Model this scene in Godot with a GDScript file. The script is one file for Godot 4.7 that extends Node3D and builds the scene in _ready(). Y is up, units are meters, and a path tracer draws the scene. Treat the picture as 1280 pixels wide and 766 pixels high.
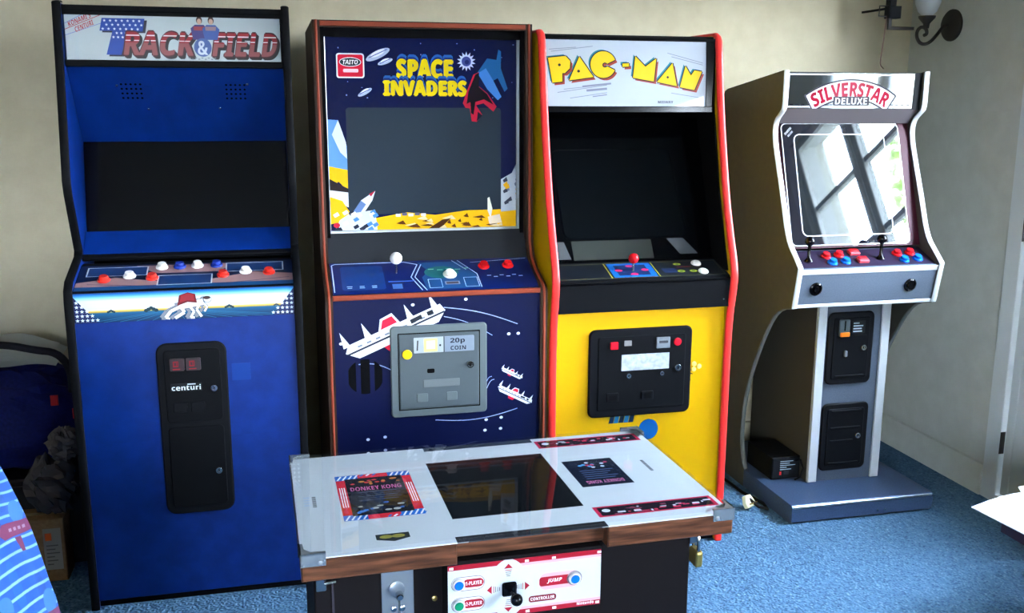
extends Node3D

# ---------------------------------------------------------------- mesh builder
class MB:
	var o := Vector3.ZERO
	var v := PackedVector3Array()
	var uv := PackedVector2Array()
	func tri(a: Vector3, b: Vector3, c: Vector3, ua := Vector2.ZERO, ub := Vector2.ZERO, uc := Vector2.ZERO, flip := false):
		# authored counter-clockwise seen from outside, stored clockwise
		if flip:
			v.append_array([a - o, b - o, c - o]); uv.append_array([ua, ub, uc])
		else:
			v.append_array([a - o, c - o, b - o]); uv.append_array([ua, uc, ub])
	func quad(a: Vector3, b: Vector3, c: Vector3, d: Vector3, flip := false):
		tri(a, b, c, Vector2(0, 1), Vector2(1, 1), Vector2(1, 0), flip)
		tri(a, c, d, Vector2(0, 1), Vector2(1, 0), Vector2(0, 0), flip)
	static func inset(p: PackedVector2Array, b: float) -> PackedVector2Array:
		var r := PackedVector2Array()
		var n := p.size()
		for i in n:
			var d0 := (p[i] - p[(i + n - 1) % n]).normalized()
			var d1 := (p[(i + 1) % n] - p[i]).normalized()
			var n0 := Vector2(-d0.y, d0.x)
			var n1 := Vector2(-d1.y, d1.x)
			var m := (n0 + n1)
			var k: float = maxf(0.35, 1.0 + n0.dot(n1))
			r.append(p[i] + m * (b / k))
		return r
	static func area(p: PackedVector2Array) -> float:
		var s := 0.0
		for i in p.size():
			s += p[i].cross(p[(i + 1) % p.size()])
		return s
	func prism(poly: PackedVector2Array, d0: float, d1: float, T := Transform3D(), bev := 0.0):
		var p := poly
		if area(p) < 0.0:
			p = poly.duplicate(); p.reverse()
		var flip := T.basis.determinant() < 0.0
		var lo := p[0]
		var hi := p[0]
		for q in p:
			lo = lo.min(q); hi = hi.max(q)
		var rings := []
		if bev > 0.0:
			var ins := inset(p, bev)
			rings = [[ins, d0], [p, d0 + bev], [p, d1 - bev], [ins, d1]]
		else:
			rings = [[p, d0], [p, d1]]
		var sz := hi - lo
		var f := func(q: Vector2) -> Vector2: return Vector2((q.x - lo.x) / sz.x, 1.0 - (q.y - lo.y) / sz.y)
		for k in rings.size() - 1:
			var A: PackedVector2Array = rings[k][0]
			var B: PackedVector2Array = rings[k + 1][0]
			var za: float = rings[k][1]
			var zb: float = rings[k + 1][1]
			for i in A.size():
				var j := (i + 1) % A.size()
				var a := T * Vector3(A[i].x, A[i].y, za)
				var b := T * Vector3(A[j].x, A[j].y, za)
				var c := T * Vector3(B[j].x, B[j].y, zb)
				var d := T * Vector3(B[i].x, B[i].y, zb)
				tri(a, b, c, f.call(A[i]), f.call(A[j]), f.call(B[j]), flip)
				tri(a, c, d, f.call(A[i]), f.call(B[j]), f.call(B[i]), flip)
		for e in [0, rings.size() - 1]:
			var P: PackedVector2Array = rings[e][0]
			var z: float = rings[e][1]
			var idx := Geometry2D.triangulate_polygon(P)
			for t in range(0, idx.size(), 3):
				var a: Vector2 = P[idx[t]]
				var b: Vector2 = P[idx[t + 1]]
				var c: Vector2 = P[idx[t + 2]]
				if (b - a).cross(c - a) < 0.0:
					var w := b; b = c; c = w
				if e == 0:
					var w2 := b; b = c; c = w2
				tri(T * Vector3(a.x, a.y, z), T * Vector3(b.x, b.y, z), T * Vector3(c.x, c.y, z), f.call(a), f.call(b), f.call(c), flip)
	func box(lo: Vector3, hi: Vector3, bev := 0.0):
		var p := PackedVector2Array([Vector2(lo.x, lo.y), Vector2(hi.x, lo.y), Vector2(hi.x, hi.y), Vector2(lo.x, hi.y)])
		prism(p, lo.z, hi.z, Transform3D(), bev)
	func lathe(prof: Array, T := Transform3D(), seg := 20):
		# prof: [radius, height] from bottom to top, axis is local y
		for k in prof.size() - 1:
			for i in seg:
				var a0 := TAU * i / seg
				var a1 := TAU * (i + 1) / seg
				var r0: float = prof[k][0]
				var r1: float = prof[k + 1][0]
				var y0: float = prof[k][1]
				var y1: float = prof[k + 1][1]
				var a := T * Vector3(r0 * cos(a0), y0, -r0 * sin(a0))
				var b := T * Vector3(r0 * cos(a1), y0, -r0 * sin(a1))
				var c := T * Vector3(r1 * cos(a1), y1, -r1 * sin(a1))
				var d := T * Vector3(r1 * cos(a0), y1, -r1 * sin(a0))
				if r0 > 1e-6: tri(a, b, c)
				if r1 > 1e-6: tri(a, c, d)
	func tube(path: Array, r, seg := 8):
		var rings := []
		var n := path.size()
		var prev := Vector3(0.13, 0.97, 0.2).normalized()
		for i in n:
			var t: Vector3 = (path[mini(i + 1, n - 1)] - path[maxi(i - 1, 0)]).normalized()
			if absf(t.dot(prev)) > 0.98: prev = Vector3(1, 0, 0)
			var x := t.cross(prev).normalized()
			var y := x.cross(t).normalized()
			prev = y
			var rr: float = r[i] if r is Array else r
			var ring := PackedVector3Array()
			for k in seg:
				var a := TAU * k / seg
				ring.append(path[i] + (x * cos(a) + y * sin(a)) * rr)
			rings.append(ring)
		for i in n - 1:
			for k in seg:
				var l := (k + 1) % seg
				quad(rings[i][k], rings[i + 1][k], rings[i + 1][l], rings[i][l], true)
		for e in [0, n - 1]:
			for k in seg:
				tri(path[e], rings[e][k], rings[e][(k + 1) % seg], Vector2.ZERO, Vector2.ZERO, Vector2.ZERO, e == 0)
	func strip(path: PackedVector2Array, x0: float, x1: float, h: float, side := 1.0):
		# rounded edge moulding along a path in the (z, y) plane, standing h proud of it
		var cs := [Vector2(0, 0), Vector2(0, 0.45), Vector2(0.12, 0.82), Vector2(0.35, 1), Vector2(0.65, 1), Vector2(0.88, 0.82), Vector2(1, 0.45), Vector2(1, 0)]
		var rings := []
		var n := path.size()
		for i in n:
			var d0 := (path[i] - path[maxi(i - 1, 0)]).normalized()
			var d1 := (path[mini(i + 1, n - 1)] - path[i]).normalized()
			if i == 0: d0 = d1
			if i == n - 1: d1 = d0
			var nn := (Vector2(-d0.y, d0.x) + Vector2(-d1.y, d1.x)).normalized() * -side
			var ring := PackedVector3Array()
			for c in cs:
				var q: Vector2 = path[i] + nn * (h * c.y)
				ring.append(Vector3(lerpf(x0, x1, c.x), q.y, q.x))
			rings.append(ring)
		for i in n - 1:
			for k in cs.size() - 1:
				quad(rings[i][k], rings[i][k + 1], rings[i + 1][k + 1], rings[i + 1][k], side > 0.0)
	func grid(pts: Array, flip := false):
		# pts[row][col] of Vector3, uv over the whole sheet
		var R := pts.size()
		var Cc: int = pts[0].size()
		for i in R - 1:
			for j in Cc - 1:
				var ua := Vector2(float(j) / (Cc - 1), float(i) / (R - 1))
				var ub := Vector2(float(j + 1) / (Cc - 1), float(i) / (R - 1))
				var uc := Vector2(float(j + 1) / (Cc - 1), float(i + 1) / (R - 1))
				var ud := Vector2(float(j) / (Cc - 1), float(i + 1) / (R - 1))
				tri(pts[i][j], pts[i][j + 1], pts[i + 1][j + 1], ua, ub, uc, flip)
				tri(pts[i][j], pts[i + 1][j + 1], pts[i + 1][j], ua, uc, ud, flip)
	func mesh(crease := 0.74) -> ArrayMesh:
		var nf := v.size() / 3
		var fn := PackedVector3Array()
		var at := {}
		for i in nf:
			fn.append((v[i * 3 + 2] - v[i * 3]).cross(v[i * 3 + 1] - v[i * 3]))
			for k in 3:
				var key := Vector3i((v[i * 3 + k] * 20000.0).round())
				if at.has(key): at[key].append(i)
				else: at[key] = [i]
		var nn := PackedVector3Array()
		for i in nf:
			var f0 := fn[i].normalized()
			for k in 3:
				var s := Vector3.ZERO
				for j in at[Vector3i((v[i * 3 + k] * 20000.0).round())]:
					if fn[j].normalized().dot(f0) > crease: s += fn[j]
				nn.append(s.normalized() if s.length() > 1e-14 else Vector3.UP)
		var arr := []
		arr.resize(Mesh.ARRAY_MAX)
		arr[Mesh.ARRAY_VERTEX] = v
		arr[Mesh.ARRAY_NORMAL] = nn
		arr[Mesh.ARRAY_TEX_UV] = uv
		var m := ArrayMesh.new()
		m.add_surface_from_arrays(Mesh.PRIMITIVE_TRIANGLES, arr)
		return m

# ---------------------------------------------------------------- flat prints (ink on panels)
class Ink:
	var im: Image
	var s: float          # pixels per unit
	func _init(w: float, h: float, bg: Color, scale := 1.0):
		s = scale
		im = Image.create(int(w * s), int(h * s), false, Image.FORMAT_RGB8)
		im.fill(bg)
	func span(y: int, x0: float, x1: float, c: Color):
		var a := maxi(0, int(round(x0)))
		var b := mini(im.get_width(), int(round(x1)))
		if b > a and y >= 0 and y < im.get_height():
			im.fill_rect(Rect2i(a, y, b - a, 1), c)
	func poly(p: Array, c):
		var q := []
		var lo := 1e9
		var hi := -1e9
		for k in p:
			q.append(k * s); lo = minf(lo, k.y * s); hi = maxf(hi, k.y * s)
		for y in range(maxi(0, int(floor(lo))), mini(im.get_height(), int(ceil(hi)) + 1)):
			var yy := y + 0.5
			var xs := []
			for i in q.size():
				var a: Vector2 = q[i]
				var b: Vector2 = q[(i + 1) % q.size()]
				if (a.y <= yy) != (b.y <= yy):
					xs.append(a.x + (b.x - a.x) * (yy - a.y) / (b.y - a.y))
			xs.sort()
			var col: Color = c if c is Color else c.call(yy / s)
			for i in range(0, xs.size() - 1, 2):
				span(y, xs[i], xs[i + 1], col)
	func rect(x: float, y: float, w: float, h: float, c):
		poly([Vector2(x, y), Vector2(x + w, y), Vector2(x + w, y + h), Vector2(x, y + h)], c)
	func oval(x: float, y: float, rx: float, ry: float, c, rot := 0.0, a0 := 0.0, a1 := TAU):
		var p := []
		var full := a1 - a0 > TAU - 0.01
		if not full: p.append(Vector2(x, y))
		for i in 33:
			var a := a0 + (a1 - a0) * i / 32.0
			p.append(Vector2(x, y) + Vector2(rx * cos(a), ry * sin(a)).rotated(rot))
		poly(p, c)
	func line(pts: Array, w: float, c):
		for i in pts.size() - 1:
			var d: Vector2 = (pts[i + 1] - pts[i]).normalized()
			var n := Vector2(-d.y, d.x) * w * 0.5
			poly([pts[i] + n, pts[i + 1] + n, pts[i + 1] - n, pts[i] - n], c)
	func rrect(x: float, y: float, w: float, h: float, r: float, c):
		var p := []
		for k in 4:
			var cx := x + (w - r if k == 0 or k == 3 else r)
			var cy := y + (h - r if k < 2 else r)
			for i in 7:
				var a := PI / 2 * (k + i / 6.0)
				p.append(Vector2(cx + r * cos(a), cy + r * sin(a)))
		poly(p, c)
	func star(x: float, y: float, r: float, c, n := 5, inner := 0.42):
		var p := []
		for i in n * 2:
			var a := -PI / 2 + PI * i / n
			p.append(Vector2(x, y) + Vector2(cos(a), sin(a)) * (r if i % 2 == 0 else r * inner))
		poly(p, c)
	func fat(t: String, cx: float, cy: float, w: float, h: float, c, k: float, shear := 0.0):
		for d in [Vector2(-k, 0), Vector2(k, 0), Vector2(0, -k), Vector2(0, k), Vector2.ZERO]:
			text(t, cx + d.x, cy + d.y, w, h, c, shear)
	func text(t: String, cx: float, cy: float, w: float, h: float, c, shear := 0.0, rot := 0.0, serif := false, warp = null):
		# the lettering is stretched to w x h around its centre; warp maps (-1..1, -1..1) to a point
		var f := SystemFont.new()
		f.font_names = PackedStringArray(["Droid Serif" if serif else "Droid Sans"])
		f.font_weight = 800
		var tm := TextMesh.new()
		tm.text = t; tm.font = f; tm.font_size = 64; tm.pixel_size = 1.0; tm.depth = 0.0; tm.curve_step = 2.0
		var a = tm.get_mesh_arrays()
		var vs: PackedVector3Array = a[0]
		var ix: PackedInt32Array = a[Mesh.ARRAY_INDEX]
		var lo := Vector2(1e9, 1e9)
		var hi := Vector2(-1e9, -1e9)
		for q in vs:
			lo = lo.min(Vector2(q.x, q.y)); hi = hi.max(Vector2(q.x, q.y))
		var out := []
		for q in vs:
			var u := (Vector2(q.x, q.y) - (lo + hi) * 0.5) / (hi - lo) * 2.0
			if warp != null:
				out.append(warp.call(u))
			else:
				var p := Vector2(u.x * w * 0.5, -u.y * h * 0.5)
				p.x -= p.y * shear
				out.append(Vector2(cx, cy) + p.rotated(rot))
		for i in range(0, ix.size(), 3):
			poly([out[ix[i]], out[ix[i + 1]], out[ix[i + 2]]], c)
	func tex() -> ImageTexture:
		im.generate_mipmaps()
		return ImageTexture.create_from_image(im)

# ---------------------------------------------------------------- naming and tagging
var org := Vector3.ZERO
var used := {}
var M := {}

func c8(r, g, b) -> Color: return Color(r / 255.0, g / 255.0, b / 255.0)

func numbered(n: String) -> String:
	if not used.has(n):
		used[n] = 0
		return n
	used[n] += 1
	return "%s_%03d" % [n, used[n]]

func tag(o: Node, label: String, category: String, group := ""):
	o.set_meta("label", label); o.set_meta("category", category)
	if group != "": o.set_meta("group", group)

func thing(called: String, label: String, category: String, at: Vector3, group := "") -> Node3D:
	var n := Node3D.new()
	n.name = numbered(called)
	add_child(n)
	n.position = at
	tag(n, label, category, group)
	return n

func mb(at := Vector3.ZERO) -> MB:
	var b := MB.new()
	b.o = at
	return b

func obj(called: String, b: MB, m: Material, parent: Node = null, crease := 0.74) -> MeshInstance3D:
	var i := MeshInstance3D.new()
	i.mesh = b.mesh(crease)
	i.material_override = m
	if parent == null:
		i.name = numbered(called)
		add_child(i)
	else:
		i.name = called
		parent.add_child(i, true)
	return i

func struct(called: String, b: MB, m: Material, parent: Node = null) -> MeshInstance3D:
	var i := obj(called, b, m, parent)
	if parent == null: i.set_meta("kind", "structure")
	return i

# ---------------------------------------------------------------- frames and outlines
func at_z(z: float) -> Transform3D: return Transform3D(Basis(), Vector3(0, 0, z))

var SIDE := Transform3D(Basis(Vector3(0, 0, 1), Vector3(0, 1, 0), Vector3(1, 0, 0)), Vector3.ZERO)
var FLAT := Transform3D(Basis(Vector3(1, 0, 0), Vector3(0, 0, -1), Vector3(0, 1, 0)), Vector3.ZERO)

func slant(y0: float, z0: float, y1: float, z1: float) -> Transform3D:
	var d := Vector3(0, y1 - y0, z1 - z0).normalized()
	return Transform3D(Basis(Vector3.RIGHT, d, Vector3.RIGHT.cross(d)), Vector3(0, y0, z0))

func on(T: Transform3D, x: float, y: float, lift := 0.0) -> Transform3D:
	# a frame whose y axis leaves the surface of T at (x, y)
	return Transform3D(Basis(T.basis.x, T.basis.z, -T.basis.y), T * Vector3(x, y, lift))

func rc(x0: float, y0: float, x1: float, y1: float) -> PackedVector2Array:
	return PackedVector2Array([Vector2(x0, y0), Vector2(x1, y0), Vector2(x1, y1), Vector2(x0, y1)])

func rr(x0: float, y0: float, x1: float, y1: float, r: float, seg := 5) -> PackedVector2Array:
	var p := PackedVector2Array()
	for k in 4:
		var cx := x1 - r if k == 0 or k == 3 else x0 + r
		var cy := y1 - r if k < 2 else y0 + r
		for i in seg + 1:
			var a := PI / 2 * (k + float(i) / seg)
			p.append(Vector2(cx + r * cos(a), cy + r * sin(a)))
	return p

func frame_ring(b: MB, x0: float, y0: float, x1: float, y1: float, w: float, d0: float, d1: float, T: Transform3D, bev := 0.001):
	b.prism(rc(x0, y0, x0 + w, y1), d0, d1, T, bev)
	b.prism(rc(x1 - w, y0, x1, y1), d0, d1, T, bev)
	b.prism(rc(x0 + w, y0, x1 - w, y0 + w), d0, d1, T, bev)
	b.prism(rc(x0 + w, y1 - w, x1 - w, y1), d0, d1, T, bev)

func v2(a: Array) -> PackedVector2Array:
	var p := PackedVector2Array()
	for q in a: p.append(Vector2(q[0], q[1]))
	return p

func smooth(a: Array, passes := 2) -> PackedVector2Array:
	# corner cutting that keeps the two ends
	var p := v2(a)
	for k in passes:
		var r := PackedVector2Array([p[0]])
		for i in p.size() - 1:
			r.append(p[i].lerp(p[i + 1], 0.25)); r.append(p[i].lerp(p[i + 1], 0.75))
		r.append(p[p.size() - 1])
		p = r
	return p

# ---------------------------------------------------------------- materials
func mat(c: Color, rough := 0.6, metal := 0.0, coat := 0.0) -> StandardMaterial3D:
	var m := StandardMaterial3D.new()
	m.albedo_color = c
	m.roughness = rough
	m.metallic = metal
	if metal < 0.05: m.metallic_specular = 0.3
	if coat > 0.0:
		m.clearcoat_enabled = true; m.clearcoat = coat; m.clearcoat_roughness = 0.03
	return m

func flat_black(c: Color, rough: float) -> StandardMaterial3D:
	var m := mat(c, rough)
	m.metallic_specular = 0.18
	return m

func printed(ink: Ink, rough := 0.35, coat := 0.0) -> StandardMaterial3D:
	var m := mat(Color.WHITE, rough, 0.0, coat)
	m.albedo_texture = ink.tex()
	return m

func noisy(c0: Color, c1: Color, freq: float, scale: float, rough := 0.6, stretch := Vector3.ONE, sd := 1, fine := 0.0, metal := 0.0) -> StandardMaterial3D:
	var n := FastNoiseLite.new()
	n.seed = sd; n.frequency = freq; n.fractal_octaves = 4
	var rng := RandomNumberGenerator.new()
	rng.seed = sd
	var im := Image.create(256, 256, false, Image.FORMAT_RGB8)
	for y in 256:
		for x in 256:
			# seamless by blending towards the far edge
			var fx := x / 256.0
			var a := n.get_noise_2d(x, y) * (1 - fx) + n.get_noise_2d(x - 256, y) * fx
			var t := clampf(0.5 + a * 1.1 + rng.randf_range(-fine, fine), 0, 1)
			im.set_pixel(x, y, c0.lerp(c1, t))
	im.generate_mipmaps()
	var m := mat(Color.WHITE, rough, metal)
	m.albedo_texture = ImageTexture.create_from_image(im)
	m.uv1_triplanar = true
	m.uv1_scale = stretch * scale
	return m

func glass(c: Color, alpha: float) -> StandardMaterial3D:
	var m := mat(Color(c.r, c.g, c.b, alpha), 0.02)
	m.transparency = BaseMaterial3D.TRANSPARENCY_ALPHA
	m.metallic_specular = 0.5
	return m

func make_materials():
	M.black = flat_black(c8(9, 10, 13), 0.6)
	M.gloss_black = mat(c8(5, 5, 7), 0.14)
	M.matte_black = flat_black(c8(7, 7, 9), 0.9)
	M.rubber = flat_black(c8(14, 15, 18), 0.55)
	M.blue = noisy(c8(2, 34, 100), c8(4, 42, 116), 0.02, 2.0, 0.42, Vector3.ONE, 3, 0.06)
	M.chrome = mat(c8(215, 220, 225), 0.18, 1.0)
	M.alu = mat(c8(205, 212, 218), 0.32, 1.0)
	M.steel = mat(c8(175, 182, 188), 0.35, 0.9)
	M.red_plastic = mat(c8(200, 22, 30), 0.25)
	M.white_plastic = mat(c8(235, 232, 222), 0.25)
	M.blue_plastic = mat(c8(15, 90, 190), 0.25)
	M.navy_plastic = mat(c8(25, 45, 130), 0.25)
	M.green_plastic = mat(c8(20, 120, 85), 0.25)
	M.walnut = noisy(c8(34, 20, 13), c8(62, 38, 24), 0.045, 2.2, 0.5, Vector3(1, 0.16, 1), 7, 0.05)
	M.orange_trim = mat(c8(132, 56, 36), 0.5)
	M.dark_trim = mat(c8(42, 26, 20), 0.5)
	M.grey_door = mat(c8(84, 94, 96), 0.5, 0.1)
	M.grey_dark = mat(c8(66, 76, 80), 0.5, 0.1)
	M.yellow = mat(c8(212, 160, 4), 0.35)
	M.red_trim = mat(c8(228, 52, 48), 0.3)
	M.silver = noisy(c8(88, 98, 112), c8(98, 108, 122), 0.2, 3.0, 0.42, Vector3.ONE, 5, 0.3, 0.45)
	M.side_silver = noisy(c8(66, 66, 60), c8(72, 72, 66), 0.05, 2.0, 0.4, Vector3.ONE, 6, 0.1, 0.1)
	M.side_inner = mat(c8(62, 60, 52), 0.6)
	M.light_trim = mat(c8(188, 192, 194), 0.3, 0.1)
	M.clip = mat(c8(170, 178, 182), 0.22, 0.8)
	M.plum = mat(c8(58, 14, 30), 0.45)
	M.table_wood = noisy(c8(50, 29, 19), c8(98, 61, 42), 0.05, 3.0, 0.32, Vector3(0.16, 1.6, 1), 11, 0.06)
	M.table_body = flat_black(c8(16, 13, 14), 0.55)
	M.brass = mat(c8(190, 165, 95), 0.3, 0.9)
	M.iron = mat(c8(30, 27, 25), 0.5, 0.3)
	M.wall = noisy(c8(204, 193, 164), c8(212, 202, 174), 0.05, 0.7, 0.9, Vector3.ONE, 21, 0.12)
	M.wall_grey = noisy(c8(200, 202, 190), c8(208, 210, 199), 0.05, 0.7, 0.9, Vector3.ONE, 23, 0.12)
	M.paint_white = mat(c8(222, 228, 226), 0.5)
	M.ceiling = mat(c8(228, 226, 218), 0.9)
	M.pane = glass(c8(235, 245, 245), 0.05)

# ---------------------------------------------------------------- small shared fittings
func push_button(parent: Node, at: Vector3, T: Transform3D, r: float, m: Material, rim: Material, called := "button", h := 0.012):
	var f := on(T, 0, 0)
	f.origin = at
	var b := mb(org)
	b.lathe([[r, 0.0], [r * 1.02, 0.003], [r * 0.9, 0.006], [r * 0.72, 0.0065]], f, 20)
	var base := obj(called, b, rim, parent)
	var p := mb(org)
	p.lathe([[r * 0.72, 0.004], [r * 0.72, h * 0.8], [r * 0.62, h], [0.0, h * 1.02]], f, 18)
	obj("plunger", p, m, base)
	return base

func disc(parent: Node, called: String, at: Vector3, T: Transform3D, r: float, h: float, m: Material, seg := 18, dome := 0.15):
	var f := on(T, 0, 0)
	f.origin = at
	var b := mb(org)
	b.lathe([[r, 0.0], [r, h * 0.75], [r * (1 - dome), h], [0.0, h]], f, seg)
	return obj(called, b, m, parent)

func lock(parent: Node, at: Vector3, T: Transform3D, r := 0.011):
	var f := on(T, 0, 0)
	f.origin = at
	var b := mb(org)
	b.lathe([[r, 0.0], [r, 0.004], [r * 0.85, 0.006], [r * 0.6, 0.006], [r * 0.55, 0.003], [0.0, 0.003]], f, 18)
	var o := obj("lock", b, M.chrome, parent)
	var k := mb(org)
	k.prism(rc(-0.0012, -r * 0.4, 0.0012, r * 0.4), 0.003, 0.0042, Transform3D(T.basis, at))
	obj("keyhole", k, M.matte_black, o)
	return o

func plate(parent: Node, called: String, p: PackedVector2Array, d0: float, d1: float, T: Transform3D, m: Material, bev := 0.0):
	var b := mb(org)
	b.prism(p, d0, d1, T, bev)
	return obj(called, b, m, parent)

func side_pair(t: Node, prof: PackedVector2Array, x0: float, x1: float, th: float, m: Material):
	for x in [x0, x1 - th]:
		plate(t, "side_panel", prof, x, x + th, SIDE, m)

# ---------------------------------------------------------------- blue upright cabinet on the left
func ink_blue_marquee() -> Ink:
	var k := Ink.new(1060, 240, c8(186, 196, 198), 1.5)
	var red := c8(170, 32, 44)
	for i in 3:
		var y := 8.0 + i * 28
		k.line([Vector2(0, 86 + y - 30), Vector2(150 + i * 40, -24 + y)], 3, c8(120, 130, 190) if i != 1 else red)
	k.text("KONAMI'S", 72, 44, 118, 24, red, 0.2, -0.42)
	k.text("CENTURI", 92, 74, 96, 24, red, 0.2, -0.42)
	# big blue T with stars
	var dark := c8(24, 20, 40)
	var tee := [Vector2(178, 34), Vector2(384, 34), Vector2(372, 96), Vector2(300, 96), Vector2(262, 212), Vector2(190, 212), Vector2(226, 96), Vector2(164, 96)]
	var sh := []
	for q in tee: sh.append(q + Vector2(12, 8))
	k.poly(sh, dark)
	k.poly(tee, c8(26, 62, 150))
	for r in 5:
		for q in 7:
			var p := Vector2(190 + q * 28 + (r % 2) * 14 - r * 5, 46 + r * 20)
			if r > 2:
				p.x = 236 + (q % 3) * 22 + (r % 2) * 10 - (r - 3) * 7
			k.star(p.x, p.y, 8, c8(232, 236, 245))
	var face := func(y):
		if (y > 112 and y < 118) or (y > 138 and y < 143): return c8(232, 220, 222)
		if y < 150: return c8(142, 22, 32)
		return c8(138, 72, 74)
	for w in [["RACK", 454, 340], ["FIELD", 880, 318]]:
		for d in [12, 8, 4]:
			k.fat(w[0], w[1] + d, 158 + d * 0.7, w[2], 118, c8(20, 12, 18), 4.0, 0.18)
		k.fat(w[0], w[1], 154, w[2] + 4, 120, c8(64, 10, 20), 5.0, 0.18)
		k.fat(w[0], w[1], 154, w[2] - 2, 112, face, 2.5, 0.18)
	# pair of athletes behind the ampersand
	for a in [[648.0, c8(150, 60, 70), c8(60, 50, 110)], [706.0, c8(150, 120, 130), c8(60, 84, 150)]]:
		var x: float = a[0]
		k.oval(x + 4, 36, 15, 19, c8(70, 48, 44))
		k.oval(x + 4, 42, 11, 14, c8(205, 165, 145))
		k.poly([Vector2(x - 40, 76), Vector2(x - 18, 58), Vector2(x + 26, 58), Vector2(x + 46, 80), Vector2(x + 34, 132), Vector2(x - 30, 132)], a[2])
		k.poly([Vector2(x - 26, 66), Vector2(x + 30, 66), Vector2(x + 26, 86), Vector2(x - 24, 86)], a[1])
	k.oval(664, 170, 44, 46, c8(70, 92, 150))
	k.text("&", 664, 172, 52, 70, c8(206, 214, 228))
	for i in 9:
		k.rect(590 + i * 16, 220 + (i % 2) * 6, 10, 5, c8(110, 120, 130))
	return k

func ink_blue_strip() -> Ink:
	var k := Ink.new(1180, 172, c8(16, 60, 110), 1.0)
	var bands := [[0, c8(10, 58, 120)], [10, c8(24, 110, 178)], [26, c8(120, 190, 220)], [44, c8(210, 230, 236)], [96, c8(206, 222, 226)], [108, c8(228, 170, 50)], [118, c8(20, 84, 120)], [172, c8(8, 40, 76)]]
	for y in 172:
		for i in bands.size() - 1:
			if y >= bands[i][0] and y < bands[i + 1][0]:
				var t: float = float(y - bands[i][0]) / (bands[i + 1][0] - bands[i][0])
				k.rect(0, y, 1180, 1, bands[i][1].lerp(bands[i + 1][1], t))
	for b in [[190, 20], [400, 34], [820, 24], [1080, 14]]:
		for i in 5:
			k.oval(b[0] + (i - 2) * b[1] * 0.4, 112 - (2 - absi(i - 2)) * b[1] * 0.2, b[1] * 0.32, b[1] * 0.3, c8(24, 50, 58))
	for i in 14:
		k.line([Vector2(60 + i * 86, 172), Vector2(560 + (i - 7) * 18, 122)], 2, c8(30, 104, 140))
	# star-spangled corners
	k.poly([Vector2(0, 20), Vector2(120, 172), Vector2(0, 172)], c8(22, 32, 78))
	k.poly([Vector2(1180, 10), Vector2(1060, 172), Vector2(1180, 172)], c8(22, 32, 78))
	for r in 5:
		for q in r + 1:
			k.star(14 + q * 26, 52 + r * 26, 12, c8(228, 234, 240))
			k.star(1166 - q * 26, 48 + r * 27, 12, c8(228, 234, 240))
	# sprinters leaving the blocks, one behind the other
	for d in [[-22.0, c8(120, 122, 130), 4.0], [0.0, c8(52, 60, 78), 5.0], [0.0, c8(206, 204, 198), 0.0]]:
		var x: float = 596 + d[0]
		var c: Color = d[1]
		var g: float = d[2]
		k.line([Vector2(x - 46, 96), Vector2(x + 84, 74)], 38 + g, c)
		k.line([Vector2(x - 40, 98), Vector2(x - 92, 122), Vector2(x - 122, 160)], 20 + g, c)
		k.line([Vector2(x - 122, 162), Vector2(x - 98, 166)], 12 + g, c)
		k.line([Vector2(x - 36, 100), Vector2(x - 20, 132), Vector2(x - 72, 164)], 19 + g, c)
		k.line([Vector2(x + 10, 98), Vector2(x + 32, 130), Vector2(x + 12, 164), Vector2(x + 34, 166)], 15 + g, c)
		k.line([Vector2(x + 66, 84), Vector2(x + 46, 118), Vector2(x + 72, 162)], 15 + g, c)
		k.line([Vector2(x + 78, 76), Vector2(x + 104, 104), Vector2(x + 88, 132)], 12 + g, c)
		k.oval(x + 108, 60, 20 + g * 0.5, 17 + g * 0.5, c)
	k.oval(700, 50, 20, 10, c8(60, 40, 40))
	k.poly([Vector2(540, 92), Vector2(552, 30), Vector2(600, 14), Vector2(640, 26), Vector2(646, 78), Vector2(596, 72)], c8(96, 16, 26))
	k.poly([Vector2(554, 74), Vector2(562, 34), Vector2(600, 20), Vector2(630, 30), Vector2(634, 66), Vector2(594, 62)], c8(132, 24, 32))
	return k

func ink_blue_deck() -> Ink:
	var k := Ink.new(1180, 330, c8(12, 26, 58), 0.8)
	var pink := c8(150, 116, 116)
	k.poly([Vector2(0, 230), Vector2(200, 170), Vector2(520, 260), Vector2(520, 330), Vector2(0, 330)], pink)
	k.poly([Vector2(1180, 190), Vector2(960, 150), Vector2(640, 260), Vector2(660, 330), Vector2(1180, 290)], pink)
	k.poly([Vector2(300, 20), Vector2(860, 20), Vector2(760, 130), Vector2(420, 130)], pink)
	k.rect(0, 285, 1180, 45, c8(22, 66, 110))
	for r in [[40, 30, 330, 120], [800, 20, 330, 120], [430, 160, 300, 130]]:
		k.rect(r[0], r[1], r[2], r[3], c8(190, 196, 206))
		k.rect(r[0] + 7, r[1] + 6, r[2] - 14, r[3] - 12, c8(24, 52, 98))
	k.line([Vector2(60, 250), Vector2(420, 300)], 5, c8(40, 44, 80))
	k.line([Vector2(760, 300), Vector2(1160, 240)], 5, c8(40, 44, 80))
	return k

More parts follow.
